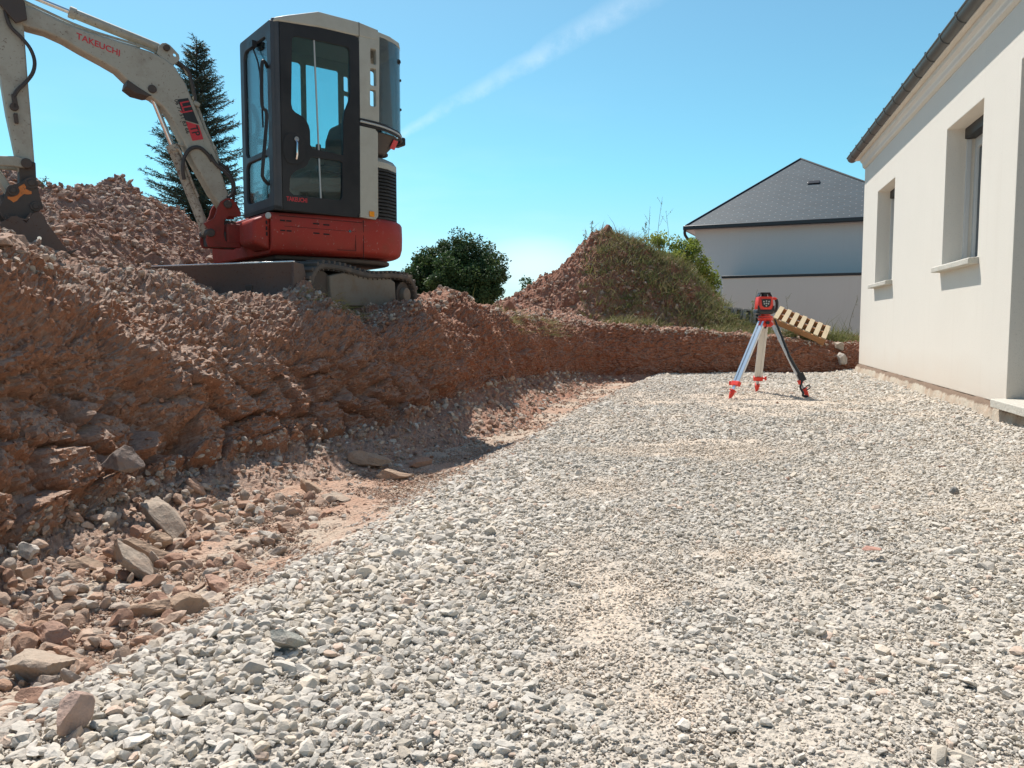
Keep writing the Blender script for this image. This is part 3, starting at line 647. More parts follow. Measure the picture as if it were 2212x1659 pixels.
# positions filled in below from the bank surface
def gz(x, y):
    """ground height in the cut: bank apron or floor, whichever is higher"""
    d = (BANK[:, :nA + nB, 0] - x) ** 2 + (BANK[:, :nA + nB, 1] - y) ** 2; i = np.unravel_index(d.argmin(), d.shape)
    zb = BANK[i[0], i[1], 2] if d.min() < .003 else -9
    return max(zb, float(floor_z(np.array([x]), np.array([y]))[0]))
ROCKS = [
 (-1.44, 2.98, (.25, .10, .10), 10, RB, 'long flat-topped tan rock at the foot of the bank, above a leaning slab', 0, (5, 5)),
 (-1.36, 2.80, (.23, .07, .14), -28, RG, 'grey-brown slab leaning on the rubble just below the long tan rock', 1, (35, 25)),
 (-1.52, 3.36, (.24, .12, .09), -35, RG, 'sunlit pale slab tipped against the dark foot of the bank', 2, (10, 30)),
 (-1.72, 3.42, (.16, .10, .12), 20, (.25, .2, .17), 'dark grey rock in the shade behind the pale tipped slab', 3, (0, 0)),
 (-1.42, 3.12, (.10, .06, .12), 60, RB, 'upright narrow tan rock between the long rock and the tipped slab', 4, (0, 10)),
 (-1.16, 2.42, (.20, .09, .055), 8, RB, 'flat pointed tan rock in the middle of the rubble', 5, (8, -6)),
 (-.98, 2.36, (.10, .09, .065), 0, RB, 'squat square rock right of the flat pointed one', 6, (0, 12)),
 (-1.33, 2.20, (.12, .08, .07), -20, RP, 'rounded reddish rock left of the flat pointed one', 7, (0, 14)),
 (-1.22, 1.98, (.21, .10, .075), 6, RG, 'large grey wedge-shaped rock at the lower left edge of the rubble', 8, (6, -4)),
 (-1.58, 2.86, (.15, .08, .055), 12, RB, 'thin flat rock lying left of the long tan rock', 9, (5, 12)),
 (-1.00, 2.62, (.13, .09, .065), -25, RP, 'brown rock tilted towards the gravel above the square one', 10, (0, 20)),
 (-.84, 1.45, (.070, .062, .065), 30, (.46, .33, .27), 'rounded pinkish stone among the grey gravel in the near left corner', 11, (0, 0)),
 (-.545, 1.82, (.088, .05, .045), 5, (.33, .33, .29), 'smooth flat greenish grey stone lying on the gravel', 12, (0, 4)),
 (-.90, 4.95, (.23, .12, .10), 5, RB, 'broad brown rock on the small pile at the corner of the bank', 13, (4, 6)),
 (-.72, 4.65, (.22, .10, .07), -8, RB, 'flat brown rock lying in front of the small pile', 0, (0, -6)),
 (-.58, 5.00, (.14, .08, .06), 25, (.42, .25, .17), 'orange-brown rock perched at the right of the small pile', 2, (0, -14)),
 (-1.12, 4.25, (.20, .09, .09), -35, RB, 'tan slab standing at the bank foot left of the small pile', 5, (10, 25)),
 (-.92, 4.05, (.15, .09, .045), -15, RG, 'thin flat grey-tan slab resting on the fine rubble', 9, (0, 8)),
]
for x, y, d, rz, c, lb, k, tl in ROCKS:
    rock('rock', (x, y, gz(x, y) + d[2] * .34 + (.022 if x > -.88 and y < 2 else 0)), tuple(k_ * 1.28 for k_ in d), rz, c, lb, k, tl)
rock('boulder', (-2.42, 3.62, 1.14), (.60, .40, .24), 8, (.40, .27, .20), 'big blocky pink-brown boulder on the bank edge below the digger bucket', 4, (4, -4), 'boulder')
rock('boulder', (-1.62, 4.85, .62), (.34, .20, .42), 20, (.25, .15, .10), 'large slab of dark rock sticking out of the bank face', 3, (0, 30), 'boulder') if False else None
rock('boulder', (-3.95, 7.4, 1.50), (.34, .2, .2), 10, (.43, .33, .27), 'pale flat-faced boulder halfway down the tall spoil heap', 8, (10, 12), 'boulder')
rock('clod', (1.80, 15.25, 2.50), (.30, .28, .46), 0, (.30, .13, .085), 'dark clod of earth standing up on the crest of the mound', 11, (0, 0), 'clod')
rock('clod', (-.02, 11.0, .99), (.2, .18, .26), 0, (.26, .12, .08), 'pointed red clod on the bank edge left of the mound', 6, (0, 0), 'clod')

# ------------------------------------------------------------------ rendered house on the right
def mat_render(name, c, sc_=1.0, spots=.0, bumpd=.004):
    t = NT(name); n = t.noise(1.3 * sc_, 5, .6); n2 = t.noise(90, 5, .75)
    k = t.mix(t.ramp(n, [(.35, .0), (.75, .16)]), c, tuple(x * .82 for x in c))
    mpn = t.node('ShaderNodeMapping'); t.l.new(t.co, mpn.inputs[0]); mpn.inputs['Scale'].default_value = (9, 9, .35); st = t.noise(1, 5, .6, mpn.outputs[0])
    k = t.mix(t.ramp(st, [(.55, 0.0), (.8, .10)]), k, (.42, .33, .24))
    z = t.node('ShaderNodeSeparateXYZ'); t.l.new(t.co, z.inputs[0])
    sp = t.math('MULTIPLY', t.math('SUBTRACT', .75, t.math('ADD', z.outputs['Z'], t.math('MULTIPLY', n, .5))), 1.2, True)
    k = t.mix(t.math('MULTIPLY', sp, .6 * (1 if spots else 0)), k, (.50, .36, .25))
    pit = t.ramp(n2, [(.58, 0.0), (.66, .5)]); k = t.mix(pit, k, tuple(x * .55 for x in c))
    b = t.bump(n2, .85, bumpd); t.bump(t.noise(260, 3), .4, .0015, b)
    return t.out(k, .92, 0, .2)
M['render'] = mat_render('cream_render', (.70, .65, .57), spots=1)
M['render_grey'] = mat_render('grey_render', (.56, .59, .575), .5)
M['concrete'] = mat_stone('x') if False else None
def mat_concrete(name, c, dirt=(.30, .20, .14), amt=.7, mud=0):
    t = NT(name); n = t.noise(5, 7, .7); n2 = t.noise(45, 6, .7)
    k = t.mix(t.ramp(n, [(.40, 0.0), (.62, amt)]), c, dirt); k = t.mix(t.ramp(n2, [(.4, .3), (.6, 0.0)]), k, tuple(x * .5 for x in c))
    if mud: z = t.node('ShaderNodeSeparateXYZ'); t.l.new(t.co, z.inputs[0]); k = t.mix(t.math('MULTIPLY', t.math('SUBTRACT', t.math('ADD', z.outputs['Z'], t.math('MULTIPLY', n, .10)), mud), 60, True), k, (.20, .14, .10))
    b = t.bump(n2, .7, .008); t.bump(n, .6, .03, b); return t.out(k, .95, 0, .2)
M['footing'] = mat_concrete('footing_concrete', (.50, .44, .35), (.38, .26, .18), .75, mud=.155)
M['sill'] = mat_concrete('cast_sill_concrete', (.56, .53, .46), (.45, .41, .34), .3)
M['block'] = mat_concrete('grey_block_concrete', (.34, .34, .33), (.26, .23, .20), .4)
M['zinc'] = mat_plain('weathered_zinc', (.13, .135, .13), .48, .45, .2, 6)
M['pvc'] = mat_plain('white_window_frame', (.62, .62, .60), .4)
M['shutter'] = mat_plain('black_shutter_box', (.015, .015, .016), .5)
M['dark_gap'] = mat_plain('grey_seal', (.05, .06, .07), .5)
M['darkglass'] = None
_t = NT('window_pane'); M['darkglass'] = _t.out((.03, .04, .05), .05, 0, .6)
def mat_slate(name, w, h, c=(.030, .054, .068), flecks=True):
    t = NT(name); uv = t.node('ShaderNodeUVMap').outputs[0]
    br = t.node('ShaderNodeTexBrick'); t.l.new(uv, br.inputs['Vector']); br.inputs['Scale'].default_value = 1; br.inputs['Brick Width'].default_value = w; br.inputs['Row Height'].default_value = h
    br.inputs['Mortar Size'].default_value = .012; br.inputs['Mortar Smooth'].default_value = .2; br.inputs['Color1'].default_value = (*c, 1); br.inputs['Color2'].default_value = (*[k * 1.28 for k in c], 1); br.inputs['Mortar'].default_value = (.035, .04, .045, 1); br.inputs['Bias'].default_value = -.1
    k = t.mix(t.math('MULTIPLY', t.noise(2, 5), .25), br.outputs['Color'], (.16, .18, .19))
    s = t.node('ShaderNodeSeparateXYZ'); t.l.new(uv, s.inputs[0])
    row = t.math('FLOOR', t.math('DIVIDE', s.outputs['Y'], h)); fy = t.math('FRACT', t.math('DIVIDE', s.outputs['Y'], h))
    sh = t.math('MULTIPLY', t.math('MODULO', row, 2), .5); fx = t.math('FRACT', t.math('ADD', t.math('DIVIDE', s.outputs['X'], w), sh))
    hook = t.math('MULTIPLY', t.math('LESS_THAN', t.math('ABSOLUTE', t.math('SUBTRACT', fx, .5)), .055), t.math('LESS_THAN', t.math('ABSOLUTE', t.math('SUBTRACT', fy, .15)), .16))
    if flecks: k = t.mix(t.math('MULTIPLY', hook, .26), k, (.45, .50, .53))
    t.bump(fy, .6, .02); return t.out(k, .6, 0, .3)
M['slate'] = mat_slate('slate_roof', .32, .135)

W0 = Vector((5.6, 12.7, 0)); TD = Vector((-.256, -.967, 0)).normalized(); ND = Vector((-.967, .256, 0)).normalized()
HM = Matrix.Translation(W0) @ Matrix(((TD.x, ND.x, 0, 0), (TD.y, ND.y, 0, 0), (0, 0, 1, 0), (0, 0, 0, 1)))   # local x along the wall towards the viewer, y out of the wall
house = empty('house', W0[:]); tag(house, 'new cream rendered house with a zinc gutter at the right edge', 'house')
house.matrix_world = HM; HB = HM
def hb(mb, name, m, parent=house, bevel=.004, seg=1): return mb.build(name, m, parent, bevel, seg)
WL = 13.5; ZB, ZT = .165, 3.40
SW = (1.14, 2.33, 1.375, 2.71); BW = (4.76, 5.93, 1.375, 2.745); DR = (6.80, 9.2, .20, 2.79)
wall = plate('wall', [(0, ZB), (DR[0], ZB), (DR[0], DR[3]), (DR[1], DR[3]), (DR[1], ZB), (WL, ZB), (WL, ZT), (0, ZT)],
             [rrect(SW[0], SW[2], SW[1], SW[3], .008, 2), rrect(BW[0], BW[2], BW[1], BW[3], .008, 2)], -.36, 0, 'y', M['render'], house, .006)
mb = MB(); mb.box((.17, -4.9, (ZB + ZT) / 2), (.34, 9.0, ZT - ZB)); mb.add([(.02, -.37, ZT), (.02, -9.4, ZT), (.02, -4.9, 6.2), (.33, -.37, ZT), (.33, -9.4, ZT), (.33, -4.9, 6.2)], [(0, 1, 2), (3, 5, 4), (0, 2, 5, 3), (1, 4, 5, 2), (0, 3, 4, 1)])
hb(mb, 'gable_wall', M['render'])
mb = MB(); mb.box((WL - .17, -4.9, (ZB + ZT) / 2), (.34, 9.0, ZT - ZB)); mb.box((WL / 2, -9.6, (ZB + ZT) / 2), (WL, .34, ZT - ZB)); hb(mb, 'back_wall', M['render'])
mb = MB(); mb.box((4.3, -3.2, 1.6), (7.2, .1, 3.2)); mb.box((WL / 2, -4.8, .12), (WL - .7, 8.8, .1)); hb(mb, 'inner_partition', M['interior'])
# cornice band under the eave
mb = MB(); mb.prism([(0, 3.24), (.035, 3.27), (.045, 3.33), (.075, 3.36), (.075, 3.42), (0, 3.42)], -.02, WL, 'x'); hb(mb, 'cornice', M['render'], bevel=.008, seg=2)
# footing below the render
n = 300; V = []; xs = np.linspace(-.01, WL, n); prof = [(-.20, .20), (-.02, .19), (-.018, .165), (.012, .15), (.035, .10), (.05, .03), (.075, -.03), (.10, -.12)]
for x in xs:
    for a, b in prof: V.append((x, a, b))
V = np.array(V); V[:, 1] += .018 * fbm(V * np.array([5, 5, 9]), 4, 501) * (V[:, 2] < .16); V[:, 2] += .012 * fbm(V * np.array([6, 4, 4]), 3, 505) * (V[:, 2] < .17)
o = npmesh('footing', V, gridfaces(n, len(prof)), M['footing'], True, parent=house)
def window(W, y_in=-.26, frame_from=0):
    x0, x1, z0, z1 = W
    fr = plate('window', rrect(x0 - .02, z0 - .02, x1 + .02, z1 + .02, .005, 1), [rrect(x0 + .06, z0 + .07, (x0 + x1) / 2 - .04, z1 - .20, .005, 1), rrect((x0 + x1) / 2 + .04, z0 + .07, x1 - .06, z1 - .20, .005, 1)], y_in - .07, y_in, 'y', M['pvc'], house, .004)
    mb = MB(); mb.box(((x0 + x1) / 2, y_in - .035, (z0 + z1) / 2), (x1 - x0 - .08, .02, z1 - z0 - .06)); mb.build('pane', M['darkglass'], fr)
    mb = MB(); mb.box(((x0 + x1) / 2, y_in + .04, z1 - .055), (x1 - x0 - .002, .11, .105)); mb.build('shutter_box', M['shutter'], fr, .006)
    for xx in (x0 + .012, x1 - .012): mb = MB(); mb.box((xx, y_in + .055, (z0 + z1) / 2 - .05), (.022, .045, z1 - z0 - .13)); mb.build('shutter_rail', M['pvc'], fr, .003)
    mb = MB(); mb.prism([(-.25, z0 + .012), (.075, z0 - .005), (.085, z0 - .012), (.085, z0 - .062), (-.25, z0 - .062)], x0 - .045, x1 + .045, 'x'); mb.build('sill', M['sill'], fr, .006)
window(SW); window(BW)
fr = plate('glazed_door', rrect(DR[0] - .02, .2, DR[1] + .02, DR[3] + .02, .005, 1), [rrect(DR[0] + .08, .30, 7.96, 2.6, .005, 1), rrect(8.04, .30, DR[1] - .08, 2.6, .005, 1)], -.34, -.27, 'y', M['pvc'], house, .004)
mb = MB(); mb.box((8.0, -.31, 1.45), (2.25, .02, 2.35)); mb.build('pane', M['darkglass'], fr)
mb = MB(); mb.prism([(-.30, .215), (.10, .20), (.10, .135), (-.30, .135)], DR[0] - .03, DR[1] + .03, 'x'); mb.build('threshold', M['sill'], house, .006)
# eave: soffit, roof, gutter
mb = MB(); mb.box((WL / 2 - .1, .02, 3.425), (WL + .25, .22, .02)); hb(mb, 'soffit', M['render'])
def uvplane(name, quad, m, parent, u, v, thick=.03):
    """roof face with real-size UVs along u, v"""
    q = [Vector(p) for p in quad]; u = Vector(u).normalized(); v = Vector(v).normalized(); n = u.cross(v).normalized(); k = len(q)
    me = bpy.data.meshes.new(name); me.from_pydata([p for p in q] + [p - n * thick for p in q], [], [tuple(range(k)), tuple(range(2 * k - 1, k - 1, -1))] + [(i, k + i, k + (i + 1) % k, (i + 1) % k) for i in range(k)])
    uvl = me.uv_layers.new(name='UVMap')
    for lp in me.loops: p = me.vertices[lp.vertex_index].co - q[0]; uvl.data[lp.index].uv = (p.dot(u) + 50, p.dot(v) + 50)
    return link(name, me, m, parent)
sl = math.tan(R(38))
uvplane('roof', [(-.15, .13, 3.455), (WL, .13, 3.455), (WL, -4.9, 3.455 + 5.03 * sl), (-.15, -4.9, 3.455 + 5.03 * sl)], M['slate'], house, (1, 0, 0), (0, -1, sl))
uvplane('roof', [(WL, -9.9, 3.455), (-.15, -9.9, 3.455), (-.15, -4.95, 3.455 + 5.0 * sl), (WL, -4.95, 3.455 + 5.0 * sl)], M['slate'], house, (-1, 0, 0), (0, 1, sl))
mb = MB(); NG = 12; gr = .078; gy, gz_ = .135, 3.505
nS = 2
pts = [(gr * math.cos(R(-185 + 190 * i / NG)), gr * math.sin(R(-185 + 190 * i / NG))) for i in range(NG + 1)]
pin = [(p[0] * .94, p[1] * .94) for p in pts[::-1]]
mb.prism([(gy + a, gz_ + b) for a, b in pts + pin], -.42, WL, 'x')
gut = hb(mb, 'gutter', M['zinc'], bevel=0)
mb = MB(); mb.cyl((-.42, gy + gr, gz_), (WL, gy + gr, gz_), .012, 10); mb.build('rolled_edge', M['zinc'], gut)
mb = MB(); mb.cyl((-.425, gy, gz_), (-.415, gy, gz_), gr, 24); mb.build('end_cap', M['zinc'], gut)
for i in range(26):
    x = -.05 + i * .53
    if x > WL: break
    mb = MB(); o1 = [((gr + .006) * math.cos(R(-190 + 195 * k / 14)), (gr + .006) * math.sin(R(-190 + 195 * k / 14))) for k in range(15)]; i1 = [(a * .93, b * .93) for a, b in o1[::-1]]
    mb.prism([(gy + a, gz_ + b) for a, b in o1 + i1], x, x + .022, 'x'); mb.box((x + .011, gy + gr + .004, gz_ + .012), (.024, .02, .02)); mb.build('gutter_bracket', M['zinc'], gut)

# ------------------------------------------------------------------ grey house behind
bh = empty('grey_house', (5.45, 25, .4)); tag(bh, 'grey-blue rendered house with a slate hip roof and black gutter, behind the site', 'house')
U = Vector((.912, -.411, 0)).normalized(); Vv = Vector((.411, .912, 0)).normalized()
BM_ = Matrix(((U.x, Vv.x, 0, 5.45), (U.y, Vv.y, 0, 25), (0, 0, 1, 0), (0, 0, 0, 1))); bh.matrix_world = BM_
M['black_metal'] = mat_plain('black_gutter_metal', (.012, .013, .016), .35)
M['white_soffit'] = mat_plain('white_soffit_boards', (.45, .46, .47), .6)
Lw = 8.0; ze = 3.80
mb = MB(); mb.box((.25 + Lw / 2 - .2, 4.2, 2.0), (Lw - .4, 7.9, ze * 2 - 4.0 + .02)); mb.v = [Vector((v.x, v.y, max(v.z, .2))) for v in mb.v]; mb.build('wall', M['render_grey'], bh, .01)
ap = Vector((3.11, 3.11, 6.27)); c0 = Vector((-.0, .0, ze + .08)); c1 = Vector((7.25, 0, ze + .08)); c2 = Vector((7.25, 8.4, ze + .08)); c3 = Vector((0, 8.4, ze + .08)); ap2 = Vector((3.3, 5.2, 6.27))
rf = uvplane('roof', [c0, c1, ap], M['slate'], bh, (1, 0, 0), (0, 3.11, 2.4))
mb = MB(); mb.add([c0, c3, ap2, ap], [(0, 3, 2, 1)]); mb.add([c1, c2, ap2, ap], [(0, 1, 2, 3)]); mb.add([c2, c3, ap2], [(0, 1, 2)]); mb.build('rear_roof', M['slate'], bh)
mb = MB(); mb.cyl(c0, ap, .035, 6); mb.cyl(c1, ap, .035, 6); mb.cyl(ap, ap2, .035, 6); mb.build('ridge_capping', M['black_metal'], rf)
mb = MB(); mb.box((3.62, 1.75, 5.24), (.36, .16, .05), rot=(38, 0, 0)); mb.build('roof_vent', M['black_metal'], rf, .01)
mb = MB(); mb.box((3.63, -.04, ze + .01), (7.4, .09, .13)); mb.build('fascia_gutter', M['black_metal'], bh, .02)
mb = MB(); mb.box((-.04, 4.2, ze + .01), (.09, 8.4, .13)); mb.build('side_fascia_gutter', M['black_metal'], bh, .02)
mb = MB(); mb.box((3.62, .14, ze - .03), (7.2, .27, .03)); mb.box((.11, 4.2, ze - .035), (.22, 8.2, .03)); mb.build('soffit', M['white_soffit'], bh)
mb = MB(); mb.tube([(-.02, .0, ze - .02), (-.02, .03, ze - .2), (.12, .16, ze - .42), (.20, .20, ze - .6), (.20, .20, .3)], .045, 10, 3); mb.build('downpipe', M['black_metal'], bh, 0)
an = MB(); an.box((4.65, -.6, 1.13), (6.5, 1.6, 2.02)); an.build('annex_wall', mat_render('pale_annex_render', (.60, .60, .54), .6), bh, .01)
an = MB(); an.box((4.65, -.6, 2.17), (6.56, 1.66, .075)); an.build('annex_coping', M['black_metal'], bh, .01)

# ------------------------------------------------------------------ digger
OX, OY, ZG = -1.88, 7.40, .88
dg_ = empty('mini_digger', (OX, OY, ZG), R(218)); tag(dg_, 'red and beige mini digger with a black framed cab on the bank', 'digger')
def D_(mb, name, m, parent=dg_, bevel=.004, seg=1, smooth=True): return mb.build(name, m, parent, bevel, seg, smooth)
UM = Matrix.Rotation(R(30), 4, 'Z')
# --- tracks (undercarriage frame turned 30 degrees)
def loop(xf, rf_, zf, xr, rr2, zr, n=16):
    o = []
    for i in range(n + 1): a = R(-90 + 180 * i / n); o.append((xf + rf_ * math.cos(a), zf + rf_ * math.sin(a)))
    # sagging top run
    for i in range(1, 10): t = i / 10; o.append((xf + (xr - xf) * t, (zf + rf_) * (1 - t) + (zr + rr2) * t - .018 * math.sin(math.pi * t) + .012 * math.sin(3 * math.pi * t)))
    for i in range(n + 1): a = R(90 + 180 * i / n); o.append((xr + rr2 * math.cos(a), zr + rr2 * math.sin(a)))
    for i in range(1, 8): t = i / 8; o.append((xr + (xf - xr) * t, (zr - rr2) * (1 - t) + (zf - rf_) * t))
    return o
def inset(L, d):
    o = []; n = len(L)
    for i in range(n):
        a, b = Vector(L[i - 1]), Vector(L[(i + 1) % n]); t = (b - a).normalized(); nn = Vector((-t.y, t.x)); o.append((L[i][0] + nn.x * d, L[i][1] + nn.y * d))
    return o
def track(y0, y1, label=None):
    Lp = loop(.82, .21, .185, -.50, .19, .185); In = inset(Lp, .04); n = len(Lp); sgn = 1 if y1 > y0 else -1; yo, yi = max(y0, y1), min(y0, y1)
    mb = MB(); vs = []
    for (a, b), (c, d) in zip(Lp, In): vs += [(a, yi, b), (a, yo, b), (c, yo, d), (c, yi, d)]
    fs = []
    for i in range(n):
        j = (i + 1) % n
        for k in range(4): fs.append((i * 4 + k, j * 4 + k, j * 4 + (k + 1) % 4, i * 4 + (k + 1) % 4))
    mb.add(vs, fs); mb.xf(UM); tr = D_(mb, 'track', M['rubber'], dg_, .008, 2)
    # tread bars
    cum = [0]
    for i in range(n): cum.append(cum[-1] + (Vector(Lp[(i + 1) % n]) - Vector(Lp[i])).length)
    mb = MB(); m_ = 52
    for q_ in range(m_):
        s = cum[-1] * q_ / m_; i = max(k for k in range(n) if cum[k] <= s); t = (s - cum[i]) / (cum[i + 1] - cum[i]); a, b = Vector(Lp[i]), Vector(Lp[(i + 1) % n]); p = a.lerp(b, t); d = (b - a).normalized(); nn = Vector((d.y, -d.x))
        for yy0, yy1, sh in ((yi, yi + .15, 0), (yi + .13, yo, .035)):
            c = p + d * sh; w = .017
            q4 = [c - d * w, c + d * w, c + d * w * .7 + nn * .022, c - d * w * .7 + nn * .022]
            mb.prism([(v.x, v.y) for v in q4], yy0, yy1, 'y')
    mb.xf(UM); mb.build('tread_bars', M['rubber'], tr)
    # inner guide lugs seen as a row of teeth on the top run
    mb = MB()
    for q_ in range(m_):
        s = cum[-1] * (q_ + .5) / m_; i = max(k for k in range(n) if cum[k] <= s); t = (s - cum[i]) / (cum[i + 1] - cum[i]); a, b = Vector(In[i]), Vector(In[(i + 1) % n]); p = a.lerp(b, t); d = (b - a).normalized(); nn = Vector((-d.y, d.x))
        q4 = [p - d * .009, p + d * .009, p + d * .006 + nn * .018, p - d * .006 + nn * .018]; mb.prism([(v.x, v.y) for v in q4], yo - .05, yo - .012, 'y')
    k0 = len(mb.v); I2 = inset(Lp, .044); vs = []
    for (a, b), (c, d) in zip(In, I2): vs += [(a, yo - .055, b), (a, yo - .006, b), (c, yo - .006, d), (c, yo - .055, d)]
    mb.add(vs, [(i * 4 + k, ((i + 1) % n) * 4 + k, ((i + 1) % n) * 4 + (k + 1) % 4, i * 4 + (k + 1) % 4) for i in range(n) for k in range(4)])
    mb.xf(UM); mb.build('guide_lugs', M['rubber'], tr)
    mb = MB(); mb.prism([(.72, .06), (.74, .30), (.55, .335), (-.22, .325), (-.30, .30), (-.32, .06)], yi + .05, yo - .02, 'y'); mb.box((.28, (yi + yo) / 2, .34), (.16, .2, .03)); mb.xf(UM); D_(mb, 'track_frame', M['trackframe'], dg_, .012, 2)
    mb = MB(); mb.cyl((.82, yi + .06, .185), (.82, yo - .05, .185), .155, 28); mb.xf(UM); D_(mb, 'idler_wheel', M['steel_dark'])
    mb = MB(); mb.cyl((-.50, yi + .06, .185), (-.50, yo - .05, .185), .13, 28); mb.xf(UM); w = D_(mb, 'drive_sprocket', M['steel_dark'])
    mb = MB(); mb.cyl((-.50, yo - .06, .185), (-.50, yo - .005, .185), .075, 28, .068); mb.xf(UM); D_(mb, 'hub', M['trackframe'], w, .006)
    for xr in (-.12, .16, .44):
        mb = MB(); mb.cyl((xr, yi + .06, .055), (xr, yo - .05, .055), .055, 20); mb.xf(UM); D_(mb, 'track_roller', M['steel_dark'])
track(.45, .75); track(-.75, -.45)
mb = MB(); mb.box((.12, 0, .26), (.7, .92, .16)); mb.cyl((0, 0, .3), (0, 0, .47), .30, 36); mb.xf(UM); D_(mb, 'undercarriage', M['steel_dark'], dg_, .02, 2)
mb = MB(); bp = [(1.16, .04), (1.125, .10), (1.11, .20), (1.125, .30), (1.15, .375), (1.175, .378), (1.15, .30), (1.135, .20), (1.15, .10), (1.185, .04)]; mb.prism([(p, q) for p, q in bp], -.74, .70, 'y'); mb.xf(UM); bl = D_(mb, 'dozer_blade', M['blade'], dg_, .003)
mb = MB(); mb.box((1.158, -.02, .384), (.03, 1.44, .012)); mb.xf(UM); mb.build('top_edge_glint', M['blade_edge'], bl, .003)  # bright strip laid along the blade top in place of its white glint
for y in (.695, -.735):
    mb = MB(); mb.prism([(1.19, .04), (1.18, .38), (1.06, .37), (.98, .12), (1.0, .04)], y, y + .02, 'y'); mb.xf(UM); mb.build('end_plate', M['blade'], bl, .003)
for y in (.25, -.25):
    mb = MB(); mb.box((.8, y, .2), (.7, .07, .08), rot=(0, 4, 0)); mb.xf(UM); mb.build('push_arm', M['steel_dark'], bl, .01)
# --- upper body
def arc_plan(f=1.0, x0=.66):
    p = [(x0, .755), (-.26, .755), (-.42, .735), (-.56, .665), (-.655, .56), (-.71, .38), (-.735, .18), (-.74, 0), (-.735, -.2), (-.70, -.42), (-.62, -.62), (-.45, -.73), (-.26, -.755), (x0, -.755)]
    return [(a if a == x0 else a * f, b * f) for a, b in p]
body = MB(); pl = arc_plan(); n = len(pl)
levels = [(.475, .955), (.50, .985), (.56, 1.0), (.66, 1.003), (.77, 1.0), (.80, .985), (.812, .96)]
vs = []
for z, f in levels: vs += [(a, b * f, z + (.03 if a < -.1 else 0)) for a, b in arc_plan(f)]
fs = [(l * n + i, l * n + (i + 1) % n, (l + 1) * n + (i + 1) % n, (l + 1) * n + i) for l in range(len(levels) - 1) for i in range(n)] + [tuple(range(n - 1, -1, -1)), tuple(range((len(levels) - 1) * n, len(levels) * n))]
body.add(vs, fs); bodyo = D_(body, 'body', M['red'], dg_, .012, 2)
mb = MB(); mb.prism([(a * .86, b * .86) for a, b in arc_plan(1, .68)], .44, .478, 'z'); D_(mb, 'belly_plate', M['steel_dark'], dg_, .01)
M['slot'] = mat_plain('dark_slot', (.012, .008, .008), .8); M['seam'] = mat_plain('panel_seam', (.03, .008, .006), .8)
for x, z in ((.565, .744), (.512, .744), (.565, .664), (.512, .664), (.275, .740), (.185, .738), (.275, .662), (.185, .660)):
    mb = MB(); mb.box((x, .7570, z), (.055 if x < .4 else .043, .006, .012)); mb.build('vent_slot', M['slot'], bodyo)
for a, b, c, d in ((-.16, .64, .005, .33), (.22, .782, .74, .004), (.24, .70, .62, .0035), (-.085, .62, .004, .17), (.0, .537, .17, .004)):
    mb = MB(); mb.box((a, .7565, b), (c, .005, d)); mb.build('panel_seam', M['seam'], bodyo)
mb = MB(); mb.cyl((-.03, .755, .70), (-.03, .762, .70), .012, 16); mb.build('panel_lock', M['chrome'], bodyo)
for i, x in enumerate((.72, .725, .73)):
    pass
mb = MB(); mb.prism([(.655, .80), (.66, .50), (.80, .56), (.80, .74)], .40, .735, 'y'); D_(mb, 'front_corner_panel', M['red'], dg_, .03, 3)
for k in range(3):
    mb = MB(); mb.box((.69 + .0, .737, .72 - .045 * k), (.012, .006, .030)); mb.build('vent_slot', M['slot'], bodyo)
mb = MB(); mb.cyl((.672, .745, .775), (.685, .752, .775), .026, 20); mb.build('work_lamp', M['lamp'], bodyo, .003)
# rear hood with louvres
def hood_plan(f): return [(-.30, .72), (-.44, .70), (-.57, .62), (-.645, .49), (-.685, .27), (-.695, 0), (-.685, -.25), (-.63, -.5), (-.48, -.66), (-.30, -.70)] if f == 1 else [(-.30, .70 * f)] + [(a * f, b * f) for a, b in hood_plan(1)[1:-1]] + [(-.30, -.70 * f)]
mb = MB(); N0 = 15
for i in range(N0):
    z0 = .835 + i * .030; mb.prism(hood_plan(1), z0, z0 + .020, 'z'); mb.prism(hood_plan(.975), z0 + .019, z0 + .031, 'z')
D_(mb, 'louvred_hood', M['black'], dg_, .003)
mb = MB(); vs = []; hp = len(hood_plan(1))
for z, f in ((1.284, 1.0), (1.335, 1.0), (1.375, .96), (1.392, .88), (1.396, .7)): vs += [(a, b, z + .04 * (a + .3)) for a, b in hood_plan(f if f != 1 else 1)]
fs = [(l * hp + i, l * hp + (i + 1) % hp, (l + 1) * hp + (i + 1) % hp, (l + 1) * hp + i) for l in range(4) for i in range(hp)] + [tuple(range(4 * hp, 5 * hp)), tuple(range(hp - 1, -1, -1))]
mb.add(vs, fs); D_(mb, 'hood_cap', M['beige_cab'], dg_, 0)
# --- cab
YN, YF = .763, .07   # near and far sides
DX = .035
outer = [(.555, .835), (.555, 2.305), (.212, 2.333), (-.10, 2.338), (-.128, 2.328), (-.142, 2.29), (-.128, .865), (-.098, .828), (.0, .826)]
ug = [(.458, 2.19), (.445, 2.215), (.415, 2.226), (.2, 2.234), (-.02, 2.238), (-.045, 2.23), (-.058, 2.205), (-.054, 1.85), (-.045, 1.79), (-.02, 1.73), (.0, 1.69), (.012, 1.60), (.018, 1.33), (.30, 1.345), (.318, 1.38), (.318, 1.49), (.328, 1.53), (.345, 1.562), (.375, 1.592), (.44, 1.617), (.465, 1.64), (.475, 1.68)]
lg = [(.506, .985), (.498, 1.09), (.48, 1.125), (.44, 1.16), (.38, 1.19), (.345, 1.215), (.325, 1.262), (.30, 1.285), (.05, 1.285), (.026, 1.27), (.032, .99), (.045, .96), (.08, .948), (.47, .955)]
door = plate('door', outer, [ug, lg], YN - DX, YN, 'y', M['black'], dg_, .004)
